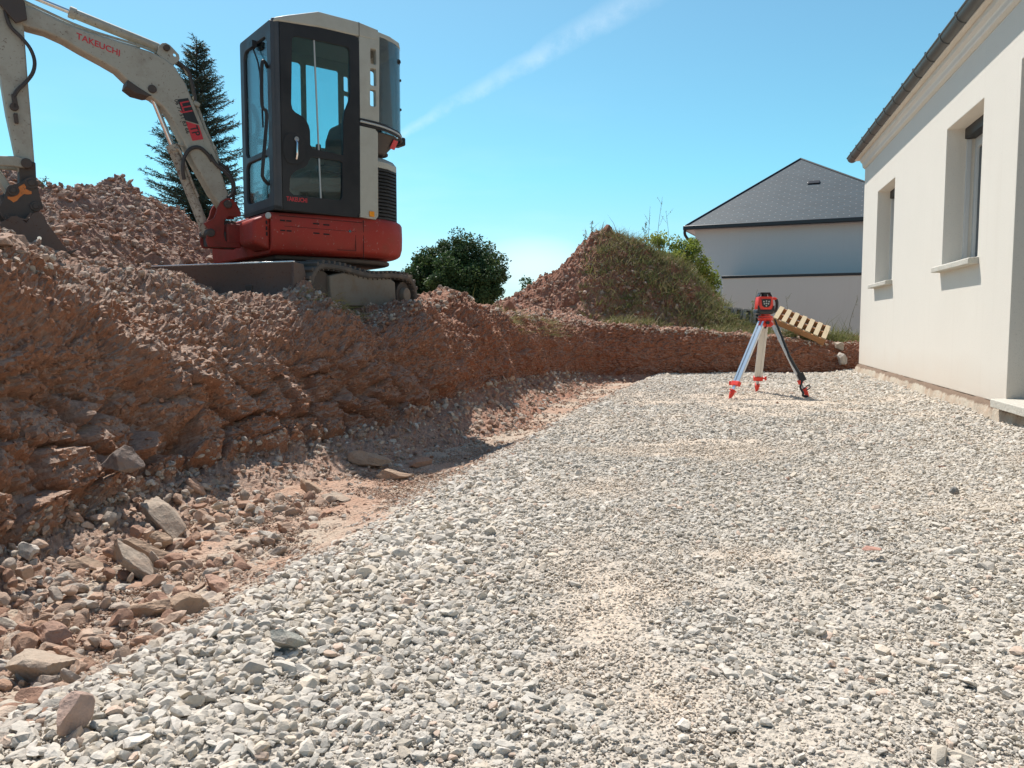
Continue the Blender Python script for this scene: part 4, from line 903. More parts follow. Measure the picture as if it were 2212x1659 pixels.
mb = MB(); mb.prism(ug, YN - .022, YN - .017, 'y'); mb.build('glass', M['glass'], door)
mb = MB(); mb.prism(lg, YN - .022, YN - .017, 'y'); mb.build('glass', M['glass'], door)
mb = MB(); mb.box((.245, YN - .012, 1.60), (.010, .012, 1.42), rot=(0, 1.6, 0)); mb.build('glass_edge_strip', M['textpale'], door)
mb = MB(); mb.prism(smooth_poly([(.55, 1.45), (.40, 1.445), (.355, 1.38), (.36, 1.26), (.41, 1.205), (.55, 1.20)], 2), YN, YN + .008, 'y'); mb.build('latch_panel', M['black'], door, .003)
mb = MB(); mb.tube([(.441, YN + .012, 1.40), (.443, YN + .03, 1.36), (.445, YN + .03, 1.28), (.446, YN + .014, 1.245)], .009, 8); mb.cyl((.441, YN + .005, 1.403), (.441, YN + .022, 1.403), .020, 18); mb.build('handle', M['chrome'], door)
text('TAKEUCHI', .05, M['textred'], (.53, YN + .002, .905), (-1, 0, 0), (0, 0, 1), door, sx=.74, depth=.001, bold=.0008)
# near front post + beige roof side
mb = MB(); mb.box((.588, YN - .022, 1.58), (.060, .044, 1.50)); D_(mb, 'front_post', M['frame'], dg_, .012, 2)
mb = MB(); mb.prism([(.618, 2.29), (.600, 2.330), (.49, 2.372), (.225, 2.463), (-.137, 2.462), (-.326, 2.437), (-.326, 2.345), (-.14, 2.342), (.212, 2.337), (.56, 2.308)], YF - .01, YN + .006, 'y'); roof = D_(mb, 'cab_roof', M['beige_cab'], dg_, .012, 2)
mb = MB(); mb.box((-.139, YN + .0065, 2.40), (.004, .003, .12)); mb.build('roof_seam', M['seam'], roof)
mb = MB(); mb.prism([(-.32, .765), (-.46, .725), (-.60, .64), (-.668, .54), (-.70, .40), (-.70, YF), (-.32, YF)], 2.383, 2.425, 'z'); mb.build('rear_roof_lip', M['beige_cab'], roof, .01, 2)
# beige rear pillar with three slots
plate('rear_pillar', [(-.144, 1.66), (-.144, 2.341), (-.326, 2.345), (-.326, 2.41), (-.332, 2.41), (-.318, 1.65)],
      [rrect(-.305, 2.135, -.242, 2.272, .016), rrect(-.303, 1.955, -.239, 2.108, .016), rrect(-.299, 1.780, -.234, 1.928, .016)], YN - .05, YN + .004, 'y', M['beige_cab'], dg_, .004)
plate('rear_pillar', [(-.140, 1.597), (-.28, 1.590), (-.305, 1.565), (-.298, .85), (-.275, .822), (-.132, .832)], [], YN - .05, YN + .004, 'y', M['beige_cab'], dg_, .004)
mb = MB(); mb.prism([(-.138, 1.60), (-.14, 1.655), (-.32, 1.645), (-.32, 1.592)], YN - .06, YN - .004, 'y'); D_(mb, 'pillar_joint', M['black'])
mb = MB(); mb.tube([(-.14, YN + .002, 1.640), (-.32, YN + .002, 1.628), (-.45, .73, 1.618), (-.58, .655, 1.61), (-.665, .54, 1.605), (-.70, .40, 1.60)], .010, 8, 3); D_(mb, 'seal_strip', M['textpale'], dg_, 0)
mb = MB(); mb.tube([(-.14, YN + .0, 1.655), (-.32, YN + .0, 1.645), (-.45, .725, 1.632), (-.58, .652, 1.622), (-.665, .54, 1.612), (-.70, .40, 1.612)], .012, 8, 3); mb.tube([(-.16, YN - .004, 1.615), (-.32, YN - .002, 1.607), (-.45, .73, 1.598), (-.58, .655, 1.588), (-.668, .54, 1.582), (-.70, .40, 1.58)], .012, 8, 3); D_(mb, 'seal_strip', M['black'], dg_, 0)
mb = MB(); mb.cyl((-.226, YN + .003, .862), (-.226, YN + .012, .862), .001, 4); mb.box((-.235, YN + .008, .862), (.045, .014, .045)); D_(mb, 'indicator_lamp', M['amber'], dg_, .006, 2)
# rear quarter glass (bent round the corner) and rear window
def bent(name, pts, z0, z1, m, parent=dg_, th=.006):
    mb = MB(); n = len(pts); vs = []
    for a, b in pts: vs += [(a, b, z0), (a, b, z1), (a - th * .5, b - th, z1), (a - th * .5, b - th, z0)]
    fs = [(i * 4 + k, (i + 1) * 4 + k, (i + 1) * 4 + (k + 1) % 4, i * 4 + (k + 1) % 4) for i in range(n - 1) for k in range(4)]; mb.add(vs, fs + [(0, 1, 2, 3), tuple((n - 1) * 4 + k for k in (3, 2, 1, 0))]); return mb.build(name, m, parent)
cor = [(-.325, .760), (-.40, .744), (-.47, .715), (-.54, .678), (-.60, .63), (-.645, .575), (-.675, .50), (-.688, .40)]
bent('rear_quarter_glass', cor, 1.64, 2.385, M['glass_rear']); bent('rear_window_glass', [(-.69, .39), (-.69, YF + .03)], 1.64, 2.385, M['glass_rear'])
bent('corner_post', [(-.555, .640), (-.60, .60), (-.63, .555)], 1.63, 2.39, M['frame'], th=.02)
mb = MB(); mb.box((-.68, YF + .02, 1.62), (.05, .06, 1.53)); D_(mb, 'far_rear_post', M['frame'], dg_, .01)
mb = MB(); mb.box((-.60, .575, 2.26), (.07, .05, .05)); mb.cyl((-.60, .60, 2.26), (-.60, .64, 2.26), .022, 14); D_(mb, 'wiper_motor', M['black'], dg_, .008)
for z in (2.12, 1.86):
    mb = MB(); mb.box((-.652, .562, z), (.02, .02, .022)); D_(mb, 'hinge', M['black'], dg_, .004)
# overhang below rear glass
pl1 = [(-.28, .74), (-.40, .725), (-.52, .68), (-.61, .61), (-.66, .51), (-.675, .38), (-.68, YF), (-.28, YF)]; pl2 = [(-.28, .70), (-.36, .685), (-.42, .65), (-.46, .59), (-.48, .5), (-.49, .36), (-.49, YF), (-.28, YF)]
mb = MB(); k = len(pl1); vs = [(a, b, 1.585) for a, b in pl1] + [(a, b, 1.41) for a, b in pl2]; mb.add(vs, [(i, (i + 1) % k, k + (i + 1) % k, k + i) for i in range(k)] + [tuple(range(k)), tuple(range(2 * k - 1, k - 1, -1))]); D_(mb, 'rear_shelf', M['interior'] if False else M['steel_dark'], dg_, .01)
mb = MB(); mb.box((-.535, .645, 1.515), (.085, .006, .085), M=Matrix.Rotation(R(33), 3, 'Z') @ Matrix.Rotation(R(-28), 3, 'X')); D_(mb, 'red_reflector_plate', M['textred'], dg_, .003)
mb = MB(); mb.box((-.72, .42, 1.60), (.06, .14, .075)); D_(mb, 'rear_latch', M['black'], dg_, .01)
mb = MB(); mb.cyl((-.43, .50, 1.37), (-.43, .50, 1.47), .06, 20); mb.prism(smooth_poly([(-.33, .62), (-.50, .60), (-.55, .50), (-.5, .4), (-.33, .4)], 2), 1.425, 1.45, 'z'); D_(mb, 'exhaust_shield', M['steel_dark'], dg_, .006)
# far side and front frame
plate('far_side', [(.62, .84), (.62, 2.30), (.21, 2.34), (-.70, 2.36), (-.70, .84)],
      [rrect(.09, 1.52, .56, 2.25, .03), rrect(-.275, 1.52, .055, 2.25, .02), rrect(.33, .95, .56, 1.48, .03), rrect(-.375, 2.07, -.315, 2.215, .016), rrect(-.375, 1.89, -.315, 2.04, .016), rrect(-.375, 1.71, -.315, 1.86, .016), rrect(-.65, 1.66, -.41, 2.32, .03)], YF, YF + .035, 'y', M['interior'], dg_, .003)
mb = MB(); mb.prism([(.56, 1.52), (.56, 2.25), (-.275, 2.25), (-.275, 1.52)], YF + .012, YF + .017, 'y'); D_(mb, 'far_window_glass', M['glass'], dg_, 0)
plate('windscreen_frame', rrect(YF, .85, YN - .005, 2.305, .02), [rrect(YF + .075, 1.315, YN - .08, 2.215, .07, 6), rrect(YF + .075, .925, YN - .08, 1.28, .07, 6)], .598, .634, 'x', M['frame'], dg_, .005)
mb = MB(); mb.prism(rrect(YF + .07, 1.31, YN - .075, 2.22, .07, 6), .612, .617, 'x'); D_(mb, 'windscreen_glass', M['glass_front'], dg_, 0)
mb = MB(); mb.prism(rrect(YF + .07, .92, YN - .075, 1.285, .07, 6), .612, .617, 'x'); D_(mb, 'lower_windscreen_glass', M['glass_front'], dg_, 0)
mb = MB(); mb.tube([(.64, .70, 1.95), (.675, .74, 1.975), (.705, .755, 1.94), (.71, .755, 1.63), (.675, .755, 1.56), (.715, .75, 1.15), (.71, .74, 1.07), (.65, .70, 1.03)], .014, 10, 4); D_(mb, 'grab_rail', M['black'], dg_, 0)
mb = MB(); mb.tube([(.645, .42, 2.16), (.65, .56, 1.95), (.648, .60, 1.5)], .007, 6); mb.box((.65, .42, 2.2), (.04, .08, .05)); D_(mb, 'wiper', M['black'], dg_, 0)
mb = MB(); mb.box((.165, (YF + YN) / 2, .838), (.89, YN - YF - .04, .03)); mb.box((.60, (YF + YN) / 2, .843), (.07, YN - YF, .04)); D_(mb, 'cab_floor', M['black'], dg_, .005)
mb = MB(); mb.prism([(-.04, 1.28), (-.06, 1.55), (-.10, 1.67), (-.16, 1.70), (-.20, 1.66), (-.20, 1.20), (-.10, 1.15)], .22, .60, 'y'); mb.box((.06, .41, 1.15), (.42, .44, .12)); mb.box((-.02, .41, 1.0), (.30, .36, .22)); D_(mb, 'seat', M['seat'], dg_, .04, 3)
mb = MB(); mb.box((.05, .64, 1.22), (.30, .10, .05)); mb.tube([(.18, .64, 1.22), (.20, .64, 1.30), (.19, .64, 1.38)], .012, 8); mb.cyl((.19, .64, 1.37), (.19, .64, 1.42), .022, 12); mb.box((.42, .30, .95), (.06, .30, .05)); D_(mb, 'control_console', M['black'], dg_, .01)
mb = MB(); mb.tube([(.50, .24, .87), (.47, .24, 1.15)], .012, 8); mb.tube([(.50, .34, .87), (.47, .34, 1.15)], .012, 8); mb.tube([(.54, .12, 1.35), (.54, .12, 1.5), (.52, .14, 1.62), (.55, .10, 1.8)], .022, 8); D_(mb, 'travel_levers', M['black'], dg_, 0)
mb = MB(); mb.box((.0, .41, 2.325), (.9, .56, .02)); D_(mb, 'headlining', M['interior'], dg_, .004)
# --- swing post and front of the chassis
mb = MB(); mb.box((.74, .165, .665), (.22, .20, .17)); D_(mb, 'chassis_nose', M['red_worn'], dg_, .015, 2)
sw = [(1.0, .70), (1.035, .735), (.955, .782), (.935, .82), (.922, .87), (.89, .925), (.845, .958), (.80, .958), (.765, .93), (.725, .845), (.73, .815), (.832, .806), (.866, .775), (.875, .65), (.86, .60), (.74, .59), (.735, .55), (1.0, .545), (1.02, .60)]
swo = None
for ya, yb_ in ((.235, .262), (.068, .095)):
    mb = MB(); mb.prism(sw, ya, yb_, 'y'); swo = D_(mb, 'swing_post', M['red_worn'], dg_, .004)
mb = MB(); mb.box((.91, .165, .62), (.17, .15, .13)); mb.cyl((.80, .165, .55), (.80, .165, .78), .06, 20); D_(mb, 'swing_post_core', M['steel_dark'], dg_, .01)
for a, b in ((.838, .905), (.985, .66)):
    mb = MB(); mb.cyl((a, .05, b), (a, .285, b), .034, 20); D_(mb, 'post_pin', M['steel_dark'], dg_, .006)
# --- boom
bu = [(2.297, 2.187), (2.244, 2.195), (2.146, 2.180), (1.977, 2.124), (1.843, 2.097), (1.682, 2.081), (1.516, 2.057), (1.391, 2.042), (1.286, 2.008), (1.216, 1.961), (1.135, 1.841), (1.095, 1.736), (1.042, 1.619), (.996, 1.5), (.947, 1.405), (.911, 1.32), (.876, 1.182), (.845, 1.083), (.80, .94), (.80, .88), (.84, .865), (.88, .88)]
bl_ = [(.959, .990), (1.02, 1.100), (1.075, 1.190), (1.122, 1.279), (1.178, 1.396), (1.225, 1.489), (1.270, 1.575), (1.325, 1.640), (1.395, 1.688), (1.482, 1.712), (1.56, 1.775), (1.646, 1.850), (1.743, 1.893), (1.88, 1.946), (2.002, 2.0), (2.112, 2.032), (2.221, 2.04), (2.30, 2.07), (2.335, 2.115), (2.335, 2.16)]
mb = MB(); mb.prism(bu + bl_, .095, .235, 'y'); boom = D_(mb, 'boom', M['beige'], dg_, .012, 2)
mb = MB(); mb.prism([(1.40, 1.70), (1.44, 1.69), (1.527, 1.700), (1.585, 1.738), (1.572, 1.79), (1.50, 1.75)], .085, .245, 'y'); mb.build('boom_stop', M['steel_dark'], boom, .004)
lug = [(1.345, 2.04), (1.33, 2.10), (1.305, 2.125), (1.278, 2.132), (1.25, 2.122), (1.224, 2.100), (1.183, 2.062), (1.178, 2.03), (1.195, 2.005), (1.24, 1.97), (1.30, 1.99)]
for ya in (.205, .10):
    plate('cylinder_lug', lug, [[(1.213 + .016 * math.cos(R(a)), 2.055 + .016 * math.sin(R(a))) for a in range(0, 360, 30)]], ya, ya + .022, 'y', M['beige'], boom, .002)
mb = MB(); mb.cyl((1.278, .075, 2.092), (1.278, .255, 2.092), .024, 18); mb.build('pin', M['steel_dark'], boom, .003)
mb = MB(); mb.cyl((2.284, .07, 2.128), (2.284, .262, 2.128), .036, 20); mb.build('pin', M['steel_dark'], boom, .004)
mb = MB(); mb.cyl((1.395, .08, 1.752), (1.395, .25, 1.752), .032, 20); mb.build('pin', M['steel_dark'], boom, .004)
text('TAKEUCHI', .062, M['textred'], (1.915, .2365, 2.028), (-.366, 0, -.085), (-.085, 0, .366), boom, sx=1.02, depth=.001, shear=-.15, bold=.001)
rdir, udir = Vector((-.327, 0, -.945)), Vector((-.945, 0, .327))
def stk(poly, m, y, nm):
    mb = MB(); mb.prism(poly, .2345, y, 'y'); return mb.build(nm, m, boom)
stk([(1.207, 1.705), (1.124, 1.731), (1.046, 1.536), (1.152, 1.551)], M['textblack'], .2370, 'company_sticker')
stk([(1.150, 1.543), (1.045, 1.527), (1.012, 1.420), (1.099, 1.394)], M['textred'], .2370, 'company_sticker')
text('LLJ', .105, M['textred'], (1.190, .2375, 1.690), rdir, udir, boom, sx=.72, depth=.0008, bold=.002)
text('TP', .090, M['textblack'], (1.118, .2375, 1.505), rdir, udir, boom, sx=.78, depth=.0008, bold=.002)
text('06 77 51 83 66', .043, M['textblack'], (1.232, .2365, 1.700), rdir, udir, boom, sx=1.03, depth=.0008, bold=.0006)
# arm (dipper)
arm_p = [(2.62, 2.52), (2.50, 2.50), (2.33, 2.30), (2.258, 2.17), (2.245, 2.02), (2.236, 1.68), (2.225, 1.372), (2.216, 1.06), (2.214, .95), (2.235, .885), (2.275, .875), (2.30, .91), (2.33, 1.10), (2.377, 1.413), (2.411, 1.733), (2.45, 2.0), (2.56, 2.34)]
mb = MB(); mb.prism(arm_p, .105, .225, 'y'); arm = D_(mb, 'arm', M['beige'], dg_, .012, 2)
for y in (.265, .045):
    mb = MB(); mb.prism([(2.24, 2.20), (2.23, 2.08), (2.30, 2.04), (2.44, 2.20), (2.44, 2.38), (2.36, 2.36)], y - .012, y + .012, 'y'); mb.build('side_plate', M['steel_dark'], arm, .004)
mb = MB(); mb.prism([(2.213, .875), (2.212, 1.085), (2.25, 1.09), (2.315, 1.06), (2.318, .90), (2.26, .87)], .095, .236, 'y'); mb.build('arm_end', M['steel_dark'], arm, .008)
mb = MB(); mb.cyl((2.253, .05, .925), (2.253, .29, .925), .042, 24); mb.cyl((2.273, .06, 1.065), (2.273, .275, 1.065), .036, 24); mb.build('pin', M['steel_dark'], arm, .006)
# arm cylinder on top of the boom
mb = MB(); mb.cyl((1.278, .165, 2.092), (1.33, .165, 2.105), .030, 20); mb.cyl((1.32, .165, 2.102), (1.936, .165, 2.233), .036, 24); mb.cyl((1.90, .165, 2.225), (1.945, .165, 2.235), .043, 24); acy = D_(mb, 'arm_cylinder', M['beige'], dg_, .004)
mb = MB(); mb.cyl((1.94, .165, 2.234), (2.50, .165, 2.353), .017, 18); mb.cyl((2.50, .13, 2.353), (2.50, .20, 2.353), .035, 18); mb.build('rod', M['chrome'], acy)
mb = MB(); mb.tube([(1.10, .165, 1.93), (1.14, .165, 2.0), (1.24, .165, 2.03), (1.45, .20, 2.075), (1.85, .20, 2.125), (2.15, .20, 2.205), (2.3, .2, 2.25)], .010, 8, 5); mb.tube([(1.45, .13, 2.08), (1.85, .13, 2.13), (2.15, .13, 2.21), (2.3, .14, 2.26)], .010, 8, 5); mb.build('pipe', M['beige'], boom)
mb = MB(); mb.tube([(1.19, .19, 2.02), (1.11, .20, 1.96), (1.08, .20, 1.87), (1.06, .20, 1.76), (1.06, .20, 1.70)], .014, 8, 5); mb.tube([(1.19, .14, 2.02), (1.10, .15, 1.955), (1.065, .15, 1.86), (1.05, .15, 1.74)], .012, 8, 5); mb.build('hose', M['hose'], boom)
mb = MB(); mb.tube([(1.07, .195, 1.76), (1.022, .195, 1.63), (.975, .195, 1.50), (.925, .195, 1.39), (.89, .195, 1.30), (.86, .195, 1.20)], .013, 8, 4); mb.tube([(1.055, .14, 1.75), (1.008, .14, 1.63), (.96, .14, 1.50), (.91, .14, 1.39), (.87, .14, 1.27)], .012, 8, 4); mb.build('pipe', M['beige'], boom)
for x, z in ((1.05, 1.70), (.93, 1.37)):
    mb = MB(); mb.box((x, .17, z), (.05, .11, .035), rot=(0, -22, 0)); mb.build('pipe_clamp', M['beige'], boom, .006)
mb = MB(); mb.tube([(.965, .245, 1.30), (.925, .25, 1.235), (.86, .25, 1.18), (.80, .25, 1.12), (.775, .25, 1.06), (.79, .24, 1.00), (.83, .24, .96)], .015, 8, 5); mb.tube([(1.01, .22, 1.33), (.90, .215, 1.26), (.82, .21, 1.20), (.76, .2, 1.10), (.76, .2, 1.0)], .013, 8, 5); mb.tube([(.80, .15, 1.25), (.755, .15, 1.10), (.75, .15, .98), (.78, .15, .90)], .014, 8, 5); mb.build('hose', M['hose'], boom)
mb = MB(); mb.tube([(1.17, .22, 1.08), (1.185, .245, 1.16), (1.172, .25, 1.25), (1.12, .25, 1.325), (1.05, .25, 1.345), (.985, .25, 1.30), (.95, .24, 1.25)], .015, 8, 5); mb.build('hose', M['hose'], boom)
# boom cylinder below
mb = MB(); mb.cyl((1.232, .165, 1.325), (.985, .165, .66), .040, 24); mb.cyl((1.243, .165, 1.355), (1.222, .165, 1.30), .050, 24); bcy = D_(mb, 'boom_cylinder', M['beige_rust'], dg_, .005)
mb = MB(); mb.cyl((1.395, .165, 1.752), (1.235, .165, 1.335), .020, 20); mb.build('rod', M['chrome'], bcy)
mb = MB(); mb.tube([(1.23, .215, 1.32), (1.19, .215, 1.30), (1.12, .215, 1.10), (1.06, .215, .95)], .010, 8, 4); mb.tube([(1.24, .19, 1.34), (1.19, .19, 1.355), (1.15, .2, 1.35), (1.12, .2, 1.33)], .008, 8, 4); mb.build('pipe', M['beige_rust'], bcy)
# arm hose
mb = MB(); mb.tube([(2.36, .245, 2.12), (2.335, .25, 2.02), (2.27, .25, 1.955), (2.217, .25, 1.887), (2.193, .25, 1.805), (2.205, .25, 1.725), (2.248, .25, 1.651), (2.305, .245, 1.58), (2.33, .24, 1.53)], .013, 8, 5); mb.build('hose', M['hose'], arm)
mb = MB(); mb.box((2.325, .235, 1.50), (.03, .03, .10), rot=(0, 6, 0)); mb.box((2.322, .235, 1.38), (.025, .03, .07), rot=(0, 4, 0)); mb.cyl((2.33, .22, 1.46), (2.33, .25, 1.46), .028, 16); mb.build('hose_fitting', M['steel_dark'], arm, .004)
# bucket linkage and hitch
mb = MB(); mb.prism([(2.56, 1.05), (2.44, 1.098), (2.35, 1.108), (2.27, 1.102), (2.245, 1.066), (2.27, 1.03), (2.35, 1.036), (2.44, 1.03), (2.54, .99)], .225, .262, 'y'); lk = D_(mb, 'bucket_link', M['beige'], dg_, .006, 2)
mb = MB(); mb.prism([(2.56, 1.05), (2.44, 1.098), (2.35, 1.108), (2.27, 1.102), (2.245, 1.066), (2.27, 1.03), (2.35, 1.036), (2.44, 1.03), (2.54, .99)], .066, .10, 'y'); D_(mb, 'bucket_link', M['beige'], dg_, .006, 2)
mb = MB(); mb.prism([(2.56, 1.05), (2.50, 1.02), (2.40, .84), (2.37, .83), (2.345, .86), (2.45, 1.04)], .12, .21, 'y'); D_(mb, 'tipping_lever', M['beige'], dg_, .01, 2)
mb = MB(); mb.cyl((2.55, .165, 1.03), (2.62, .165, 1.55), .038, 20); mb.cyl((2.62, .165, 1.55), (2.64, .165, 2.1), .04, 20); D_(mb, 'bucket_cylinder', M['beige'], dg_, .004)
hp_ = [(2.40, .885), (2.33, .915), (2.262, .965), (2.215, .94), (2.208, .87), (2.19, .79), (2.18, .752), (2.24, .715), (2.30, .66), (2.42, .64), (2.452, .69), (2.455, .73), (2.425, .80)]
for y in (.262, .045):
    mb = MB(); mb.prism(hp_, y, y + .022, 'y'); ht = D_(mb, 'quick_hitch', M['steel_dark'], dg_, .004)
    if y > .1:
        mb = MB(); mb.prism([(2.332, .888), (2.31, .905), (2.296, .915), (2.285, .895), (2.289, .88), (2.27, .87), (2.253, .865), (2.252, .846), (2.28, .84), (2.3, .842), (2.328, .815), (2.345, .79), (2.368, .775), (2.385, .79), (2.401, .798), (2.402, .813), (2.38, .812), (2.359, .82), (2.345, .835), (2.331, .846)], y + .022, y + .0245, 'y'); mb.build('orange_paint_patch', M['orange'], ht)
        for a, b, r in ((2.253, .923, .045), (2.367, .86, .042), (2.232, .758, .038), (2.39, .66, .034)):
            mb = MB(); mb.cyl((a, y - .005, b), (a, y + .034, b), r, 24, r * .93); mb.cyl((a, y + .03, b), (a, y + .045, b), r * .5, 18); mb.build('pin', M['steel_dark'], ht, .003)
mb = MB(); mb.box((2.33, .165, .78), (.20, .20, .16), rot=(0, 20, 0)); D_(mb, 'hitch_block', M['steel_dark'], dg_, .015, 2)
bk = [(2.46, .62), (2.44, .50), (2.38, .40), (2.28, .345), (2.16, .345), (2.035, .43), (2.055, .46), (2.172, .64), (2.183, .68), (2.20, .705), (2.228, .714), (2.261, .70), (2.30, .63), (2.36, .68)]
for y in (.33, -.02):
    mb = MB(); mb.prism(bk, y, y + .016, 'y'); bs = D_(mb, 'bucket_side', M['blade'], dg_, .003)
    if y > 0: mb = MB(); mb.cyl((2.225, y + .014, .525), (2.225, y + .022, .525), .014, 14); mb.build('bolt_hole', M['chrome'], bs)
shell = [(2.261, .70), (2.30, .645), (2.38, .66), (2.45, .60), (2.44, .50), (2.38, .40), (2.28, .345), (2.16, .345), (2.035, .43), (2.030, .42), (2.155, .333), (2.285, .333), (2.39, .39), (2.452, .495), (2.462, .61), (2.385, .672), (2.305, .657), (2.27, .708)]
mb = MB(); mb.prism(shell, -.018, .345, 'y'); D_(mb, 'bucket_shell', M['blade'], dg_, 0)
for i in range(4):
    mb = MB(); y = .02 + i * .095; mb.prism([(2.045, .44), (2.03, .42), (1.975, .46), (1.98, .466)], y, y + .045, 'y'); D_(mb, 'bucket_tooth', M['steel_dark'], dg_, .002)

# ------------------------------------------------------------------ tripod and laser level
M['plastic_red'] = mat_plain('orange_red_plastic', (.72, .045, .025), .35, var=.05)
M['plastic_black'] = mat_plain('black_plastic', (.018, .018, .02), .45)
M['alu'] = mat_plain('aluminium_leg', (.66, .68, .70), .28, .85, .05)
M['alu_white'] = mat_plain('pale_anodised_leg', (.60, .59, .55), .45, .25, .06)
TC = Vector((2.815, 8.77, 0)); TZ = .85
tri = empty('survey_tripod', TC[:]); tag(tri, 'aluminium survey tripod with red feet and clamps standing on the gravel', 'tripod')
feet = [(Vector((2.352, 8.489, 0)), 'alu'), (Vector((2.888, 9.266, 0)), 'alu_white'), (Vector((3.235, 8.545, 0)), 'alu')]
def dirbox(mb, p0, p1, w, d, side):
    p0, p1 = Vector(p0), Vector(p1); z = (p1 - p0).normalized(); x = (Vector(side) - z * Vector(side).dot(z)).normalized(); y = z.cross(x)
    vs = [p + x * (i * w / 2) + y * (j * d / 2) for p in (p0, p1) for i, j in ((-1, -1), (1, -1), (1, 1), (-1, 1))]
    mb.add(vs, [(3, 2, 1, 0), (4, 5, 6, 7), (0, 1, 5, 4), (1, 2, 6, 5), (2, 3, 7, 6), (3, 0, 4, 7)])
for F0, mm in feet:
    f = F0 - TC; f.z = float(floor_z(np.array([F0.x]), np.array([F0.y]))[0]) - .01; out = f.copy(); out.z = 0; out.normalize(); top = Vector((out.x * .06, out.y * .06, TZ - .03)); tang = Vector((-out.y, out.x, 0))
    ax = (f - top); Ln = ax.length; ax.normalize(); cl = top + ax * (Ln - .20); ft = top + ax * (Ln - .115)
    mb = MB(); 
    for s_ in (-1, 1): dirbox(mb, top + tang * s_ * .030, cl + tang * s_ * .030, .028, .026, tang)
    dirbox(mb, top + ax * .02, cl, .036, .012, tang)
    leg = mb.build('leg', M[mm], tri, .004)
    mb = MB(); dirbox(mb, cl - ax * .02, ft + ax * .01, .036, .022, tang); mb.build('lower_leg', M['alu'], leg, .003)
    mb = MB(); dirbox(mb, cl - ax * .025, cl + ax * .025, .105, .046, tang); mb.cyl(cl - tang * .05, cl - tang * .085, .010, 10); mb.box(cl - tang * .085, (.02, .02, .045)); mb.build('clamp', M['plastic_red'], leg, .006)
    mb = MB(); q0 = ft - ax * .005; mb.cyl(q0, q0 + ax * .05, .030, 16, .026); mb.cyl(q0 + ax * .05, f + Vector((0, 0, .0)), .026, 16, .007); dirbox(mb, q0, q0 + ax * .012, .075, .05, out); mb.build('foot', M['plastic_red'], leg, .003)
mb = MB(); mb.cyl((0, 0, TZ - .012), (0, 0, TZ + .012), .085, 32); mb.cyl((0, 0, TZ - .05), (0, 0, TZ - .01), .05, 24)
for F0, mm in feet:
    out = (F0 - TC); out.z = 0; out.normalize(); tang = Vector((-out.y, out.x, 0)); dirbox(mb, out * .03 + Vector((0, 0, TZ - .0)), out * .075 + Vector((0, 0, TZ - .085)), .095, .05, tang)
mb.build('head', M['plastic_red'], tri, .008, 2)
mb = MB(); mb.cyl((0, 0, TZ - .11), (0, 0, TZ - .03), .014, 12); mb.cyl((0, -.07, TZ - .045), (0, -.095, TZ - .045), .02, 14); mb.build('centre_screw', M['plastic_black'], tri, .003)
# black carrying strap on the right leg
f3 = feet[2][0] - TC; out = f3.normalized(); top = Vector((out.x * .06, out.y * .06, TZ - .03)); ax = (f3 - top); Ln = ax.length; ax.normalize()
mb = MB(); a = top + Vector((.035, -.02, .02)); b = top + ax * .30 + Vector((.012, -.035, 0)); c = top + ax * .45 + Vector((-.005, -.04, 0)); d = top + ax * (Ln - .25) + Vector((.01, -.04, 0))
side = Vector((1, 0, .5))
mb.tube([a, b, c, d], lambda t: .010 + .012 * t, 6, 5); dirbox(mb, d - ax * .03, d + ax * .06, .07, .05, side)
e = d + ax * .04; mb.tube([e + Vector((.0, -.01, 0)), e + Vector((-.03, -.03, -.08)), Vector((f3.x - .085, f3.y - .06, .05)), Vector((f3.x - .09, f3.y - .07, .018)), Vector((f3.x - .04, f3.y - .08, .012))], .013, 8, 4)
mb.tube([Vector((f3.x - .07, f3.y - .03, .09)), Vector((f3.x - .02, f3.y - .04, .13)), Vector((f3.x + .0, f3.y - .03, .10)), Vector((f3.x - .03, f3.y, .07))], .006, 6, 4)
mb.build('strap', M['plastic_black'], tri, 0)
# laser level
lz = empty('laser_level', (TC.x, TC.y, TZ + .014)); tag(lz, 'orange-red and black rotating laser level mounted on the tripod', 'laser level')
def rring(w, d, r=.03): return rrect(-w / 2, -d / 2, w / 2, d / 2, r, 4)
def loft(secs, cx=0):
    mb = MB(); k = len(rring(.1, .1)); vs = []
    for z, w, d, r in secs: vs += [(cx + a, b, z) for a, b in rring(w, d, r)]
    mb.add(vs, [(l * k + i, l * k + (i + 1) % k, (l + 1) * k + (i + 1) % k, (l + 1) * k + i) for l in range(len(secs) - 1) for i in range(k)] + [tuple(range(k - 1, -1, -1)), tuple(range((len(secs) - 1) * k, len(secs) * k))]); return mb
cx = -.02
mb = MB(); mb.cyl((0, 0, 0), (0, 0, .04), .055, 24); mb.cyl((0, 0, .0), (0, 0, .018), .078, 24); mb.build('mount', M['plastic_red'], lz, .004)
loft([(.035, .17, .15, .05), (.045, .205, .165, .05), (.07, .20, .165, .045), (.085, .185, .155, .04), (.09, .17, .15, .04)], cx).build('base', M['plastic_black'], lz, 0)
loft([(.08, .170, .150, .03), (.09, .178, .155, .03), (.16, .172, .150, .03), (.215, .160, .14, .03), (.228, .150, .13, .03)], cx).build('housing', M['plastic_red'], lz, 0)
for s_ in (-1, 1):
    mb = MB(); mb.prism([(cx + s_ * .093, .06), (cx + s_ * .093, .13), (cx + s_ * .082, .13), (cx + s_ * .055, .082), (cx + s_ * .02, .075), (cx + s_ * .02, .06)], -.0815, -.070, 'y'); mb.build('bumper', M['plastic_black'], lz, .004)
mb = MB(); mb.prism([(cx - .052, .20), (cx + .052, .20), (cx + .046, .13), (cx + .022, .108), (cx - .022, .108), (cx - .046, .13)], -.0815, -.0735, 'y'); kp = mb.build('keypad', M['plastic_black'], lz, .003)
